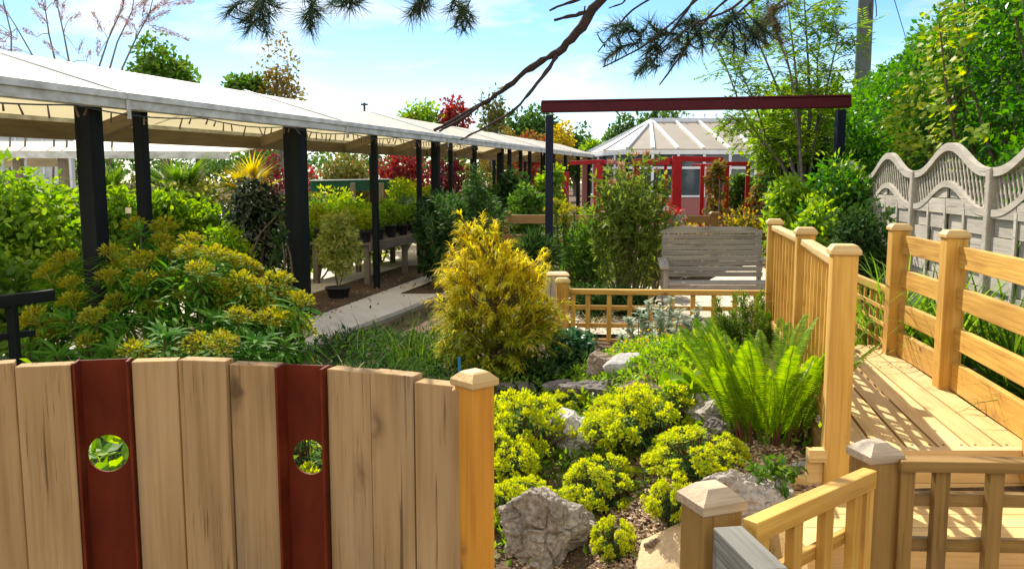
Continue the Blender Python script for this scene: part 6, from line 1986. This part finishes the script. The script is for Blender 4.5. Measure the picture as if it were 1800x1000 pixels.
grass_clump('reed_grass', 'tall bright reeds leaning over the deck beyond the railing', 1558, 5.7, 110, .98, .16, 'reed', 701, .016, .36, .28, tilt=(-.10, -.06))
grass_clump('reed_grass', 'tall reeds just behind the small end trellis', 1520, 6.6, 120, .95, .25, 'reed', 702, .016, .5, .3)
grass_clump('reed_grass', 'long arching reeds growing through the rail fence', 1668, 5.1, 40, 1.05, .07, 'reed', 703, .015, .36, .15, tilt=(-.26, -.06))
grass_clump('reed_grass', 'dark iris like leaves behind the near part of the rail fence', 1800, 4.2, 150, .62, .16, 'darkgrass', 704, .022, .22, .15)
grass_clump('reed_grass', 'dense dark leaves behind the far part of the rail fence', 1690, 5.4, 190, .7, .28, 'darkgrass', 705, .02, .3, .2)
grass_clump('reed_grass', 'leafy green blades below the lattice fence at the right edge', 1790, 5.2, 150, .75, .3, 'grass', 706, .02, .4, .3)
grass_clump('reed_grass', 'mixed green blades at the foot of the lattice fence posts', 1700, 6.1, 150, .62, .4, 'grass', 707, .018, .4, .3)
grass_clump('reed_grass', 'dark leaves low behind the fence at the lower right corner', 1900, 3.6, 120, .55, .14, 'darkgrass', 708, .02, .4, .3)
grass_clump('tufted_grass', 'wispy dry grass arching over the palisade top left of centre', 430, 4.0, 110, .62, .22, 'dry', 711, .0055, 1.1, .6, tilt=(.25, 0))
grass_clump('tufted_grass', 'fine green grass clump behind the third steel channel edge', 560, 4.8, 200, .62, .3, 'grass', 712, .0045, .8, .45)
grass_clump('tufted_grass', 'dark green grass clump in the middle behind the palisade', 650, 5.6, 220, .66, .32, 'darkgrass', 713, .006, .6, .35)
grass_clump('tufted_grass', 'upright dark grass left of the golden conifer', 735, 6.9, 200, .72, .25, 'darkgrass', 714, .007, .4, .25)
grass_clump('tufted_grass', 'wispy straw coloured grass left of the conifer foot', 690, 4.7, 70, .55, .22, 'dry', 715, .005, 1.0, .6)
grass_clump('tufted_grass', 'long straw coloured seed stalks arching beside the sunlit path', 600, 5.3, 60, .75, .25, 'dry', 722, .0045, .8, .5)
grass_clump('tufted_grass', 'short bright grass patch just above the palisade right end', 745, 4.6, 260, .30, .22, 'grass', 716, .006, .4, .4)
grass_clump('tufted_grass', 'pale thin grass tuft at the left foot of the white rock', 985, 4.65, 50, .2, .05, 'dry', 717, .004, .6, .5)
grass_clump('tufted_grass', 'green grass tuft between the big rock and the spurges', 1010, 4.35, 50, .15, .06, 'grass', 718, .004, .6, .5)
grass_clump('tufted_grass', 'dry arching stems behind the trellis left of the tall shrub', 1035, 8.9, 50, .6, .15, 'dry', 719, .004, .6, .7)
grass_clump('tufted_grass', 'green grass at the kerb of the sunlit path', 620, 7.6, 160, .5, .3, 'darkgrass', 720, .006, .6, .4)
grass_clump('tufted_grass', 'strappy green clump below the brown timber fence', 915, 12.2, 120, .6, .25, 'mid', 721, .02, .5, .35)
# plant labels
q = at(807, 632, 6.0)
tag(beam('plant_label', (q.x, 6.0, gz(q.x, 6.0)), (q.x, 6.0, q.z + .02), .018, .003, M['blue_label'], up=(0, 1, 0), bev=0), 'tiny blue plant label left of the conifer foot', 'label')
q = at(226, 370, 8.8)
pl_ = thing('plant_label', 'pale square plant label beside the slim second post', 'label', (q.x, 8.8, gz(q.x, 8.8)))
beam('stake', (q.x, 8.8, gz(q.x, 8.8)), (q.x, 8.8, q.z - .03), .012, .006, M['wire'], pl_, up=(0, 1, 0), bev=0)
beam('plate', (q.x, 8.795, q.z - .03), (q.x, 8.795, q.z + .03), .06, .004, M['pale_label'], pl_, up=(0, 1, 0), bev=0)

# ================================================================== pine overhead
R = rng(800)
pb_ = Vector((3.3, .9, gz(3.3, .9)))
pi = thing('pine_tree', 'pine tree whose bare dead branch and needle tufts hang in from above', 'pine', pb_)
trunk_top = np.array([3.0, 1.1, 6.5])
link('trunk', mesh('trunk', [tube(curve(np.array(pb_) - [0, 0, .05], trunk_top, (.1, 0, 0), 10, R, .03), np.linspace(.19, .09, 10), 12)], True), M['pine_bark'], pi)


def pxpath(pts_, Y0, Y1=None):
    n = len(pts_)
    return np.array([at(x, y, Y0 + (Y1 - Y0) * i / (n - 1) if Y1 else Y0) for i, (x, y) in enumerate(pts_)])


def smooth(P_, n=24):
    P_ = np.asarray(P_, float)
    tt = np.linspace(0, len(P_) - 1, n); i0 = np.clip(tt.astype(int), 0, len(P_) - 2); fr = (tt - i0)[:, None]
    C_ = P_[i0] * (1 - fr) + P_[i0 + 1] * fr
    for _ in range(2): C_[1:-1] = .5 * C_[1:-1] + .25 * (C_[:-2] + C_[2:])
    return C_


def knobbly(C_, r0, r1, R, sides=8):
    n = len(C_)
    r_ = np.linspace(r0, r1, n) * (1 + .12 * R.normal(size=n))
    return tube(C_ + R.normal(size=C_.shape) * r0 * .12, np.abs(r_), sides)


root_ = np.array([3.05, 1.1, 4.6])
limb1 = [root_, np.array([2.0, 2.3, 3.7])] + list(pxpath([(1105, -90), (1050, 8), (1020, 52), (978, 95)], 3.55, 3.6))
link('dead_branch', mesh('branch', [
    knobbly(smooth(limb1), .030, .0165, R),
    knobbly(smooth(pxpath([(980, 92), (935, 118), (880, 162), (850, 182), (800, 210), (764, 229)], 3.6, 3.75), 26), .0145, .006, R),
    knobbly(smooth(pxpath([(852, 178), (820, 205), (790, 222), (771, 231)], 3.68, 3.7), 14), .008, .005, R),
    knobbly(smooth(pxpath([(982, 92), (962, 125), (930, 165), (905, 195), (870, 215), (838, 232), (810, 246)], 3.6, 3.5), 24), .0085, .0035, R),
    knobbly(smooth(pxpath([(1038, 20), (1010, 27), (973, 36)], 3.57, 3.6), 10), .010, .006, R),
    knobbly(smooth(pxpath([(1045, -10), (1000, 5), (965, 19)], 3.57, 3.6), 10), .008, .004, R),
    knobbly(smooth(pxpath([(1028, 22), (1028, 12)], 3.57, 3.55), 4), .005, .003, R),
], True), M['pine_bark'], pi)


def tuft(P_, dv, n, R, ln=.09, spread=.8):
    dv = unit(np.asarray(dv, float))
    t = R.random(n)
    pos = np.asarray(P_) - dv * .09 * t[:, None]
    d = unit(dv * .75 + rdir(R, n) * spread)
    return leaves(pos, d, rdir(R, n), ln * (.7 + .5 * R.random(n)), .0034, 'needle')


limb2 = [root_ + [0, .02, .3], np.array([1.6, 2.6, 3.5]), np.array([.3, 3.3, 3.0]), np.array([-.9, 3.5, 2.85]), np.array([-1.7, 3.6, 2.75])]
limb3 = [root_ + [0, .05, .1], np.array([2.4, 2.6, 3.6]), np.array([1.7, 3.3, 2.95]), np.array([1.0, 3.7, 2.62])]
L2, L3 = smooth(limb2, 40), smooth(limb3, 30)
br = [knobbly(L2, .04, .01, R), knobbly(L3, .032, .01, R)]
ndl, ndlb = [], []


def twig(path_px, Y, limb, tufts, brown=False, r=.006, ln=.09, nn=80):
    P_ = pxpath(path_px, Y)
    s = limb[np.argmin(np.linalg.norm(limb - P_[0], axis=1))]
    C_ = smooth(np.concatenate([[s], P_]), 16)
    br.append(knobbly(C_, r * 1.5, r * .5, R, 6))
    for (x, y, a) in tufts:
        p_ = np.array(at(x, y, Y + R.normal() * .05))
        dv = np.array([math.cos(a), R.normal() * .3, math.sin(a)])
        k = C_[np.argmin(np.linalg.norm(C_ - p_, axis=1))]
        br.append(tube(curve(k, p_, (0, 0, -.01), 4), [.0035, .003, .003, .002], 5))
        (ndlb if brown else ndl).append(tuft(p_, dv, nn, R, ln))


down = -PI / 2
twig([(470, -30), (450, 10), (440, 35)], 3.5, L2, [(410, 12, 3.5), (400, 25, 3.9), (440, 30, 4.2), (455, 45, 4.6), (475, 30, 5.2), (435, 55, 4.0), (490, 15, 5.6), (470, 60, 4.9), (425, 40, 3.8), (460, 20, 4.4)])
twig([(540, -20), (550, 10), (545, 40)], 3.45, L2, [(535, 30, 4.1), (550, 45, 4.8), (560, 25, 5.4), (545, 55, 4.7)])
twig([(620, -25), (615, 0), (608, 8)], 3.5, L2, [(600, 8, 3.8), (615, 15, 4.7), (632, 10, 5.5), (580, 8, 3.6)])
twig([(770, -30), (752, 5), (735, 12)], 3.4, L2, [(728, 12, 3.6), (738, 22, 4.5), (748, 15, 5.2), (722, 28, 4.3)])
twig([(785, -20), (805, 15), (822, 35)], 3.4, L2, [(800, 48, 4.4), (815, 55, 4.8), (826, 42, 5.3), (805, 35, 4.1), (790, 20, 4.2), (828, 28, 5.6)], ln=.065)
twig([(1270, -40), (1225, 0), (1140, 80), (1060, 118)], 3.7, L3, [(1085, 60, 3.6), (1100, 50, 2.9), (1120, 75, 4.2), (1085, 85, 3.4), (1075, 45, 3.2), (1140, 40, 2.3), (1065, 105, 3.8)], brown=False, ln=.075, nn=110)
twig([(1240, -30), (1200, 30), (1165, 75), (1115, 130)], 3.75, L3, [(1135, 95, 3.9), (1150, 110, 4.3), (1120, 130, 4.0), (1165, 60, 3.2), (1140, 70, 3.5), (1160, 95, 5.0), (1130, 118, 3.2)], ln=.075, nn=110)
twig([(1330, -40), (1250, 20), (1210, 80), (1160, 150)], 3.8, L3, [(1190, 70, 4.0), (1205, 95, 4.6), (1225, 60, 5.0), (1180, 110, 4.0), (1215, 40, 3.0), (1235, 85, 4.9), (1190, 45, 3.4)], False, ln=.085, nn=120)
twig([(1380, -40), (1310, 10), (1270, 50), (1250, 90)], 3.9, L3, [(1270, 70, 4.4), (1290, 85, 4.8), (1260, 45, 3.4), (1300, 50, 5.2), (1320, 60, 5.3), (1245, 60, 3.8), (1330, 80, 5.0), (1280, 30, 3.4), (1350, 60, 5.5), (1310, 92, 4.8)], False, ln=.085, nn=120)
twig([(1420, -40), (1360, 15), (1330, 50)], 4.0, L3, [(1350, 40, 4.5), (1330, 65, 4.2), (1370, 50, 5.2), (1345, 80, 4.7), (1375, 75, 5.2), (1360, 20, 3.6)], True, ln=.075, nn=110)
twig([(1110, -40), (1100, 5), (1070, 15)], 3.6, L3, [], r=.005)
twig([(1200, -30), (1110, 15), (1052, 92)], 3.65, L3, [(1062, 80, 4.0), (1050, 60, 3.6)], r=.005, ln=.05, nn=30)
twig([(1330, -30), (1290, 20), (1225, 35), (1150, 100), (1115, 110)], 3.65, L3, [(1180, 80, 4.0), (1165, 90, 3.6)], r=.005, ln=.05, nn=40)
link('branch', mesh('branches', br, True), M['pine_bark'], pi)
# foliage carried by the unseen part of the limbs
for Lb in (L2, L3):
    for j in range(4, len(Lb)):
        for _ in range(3):
            p_ = Lb[j] + R.normal(size=3) * np.array([.25, .2, .12]) + np.array([0, 0, .28])
            ndl.append(tuft(p_, R.normal(size=3) + np.array([0, 0, .4]), 40, R))
            br2 = p_
link('needles', mesh('needles', ndl), L['needles'], pi)
link('brown_needles', mesh('needles', ndlb), L['needles_brown'], pi)
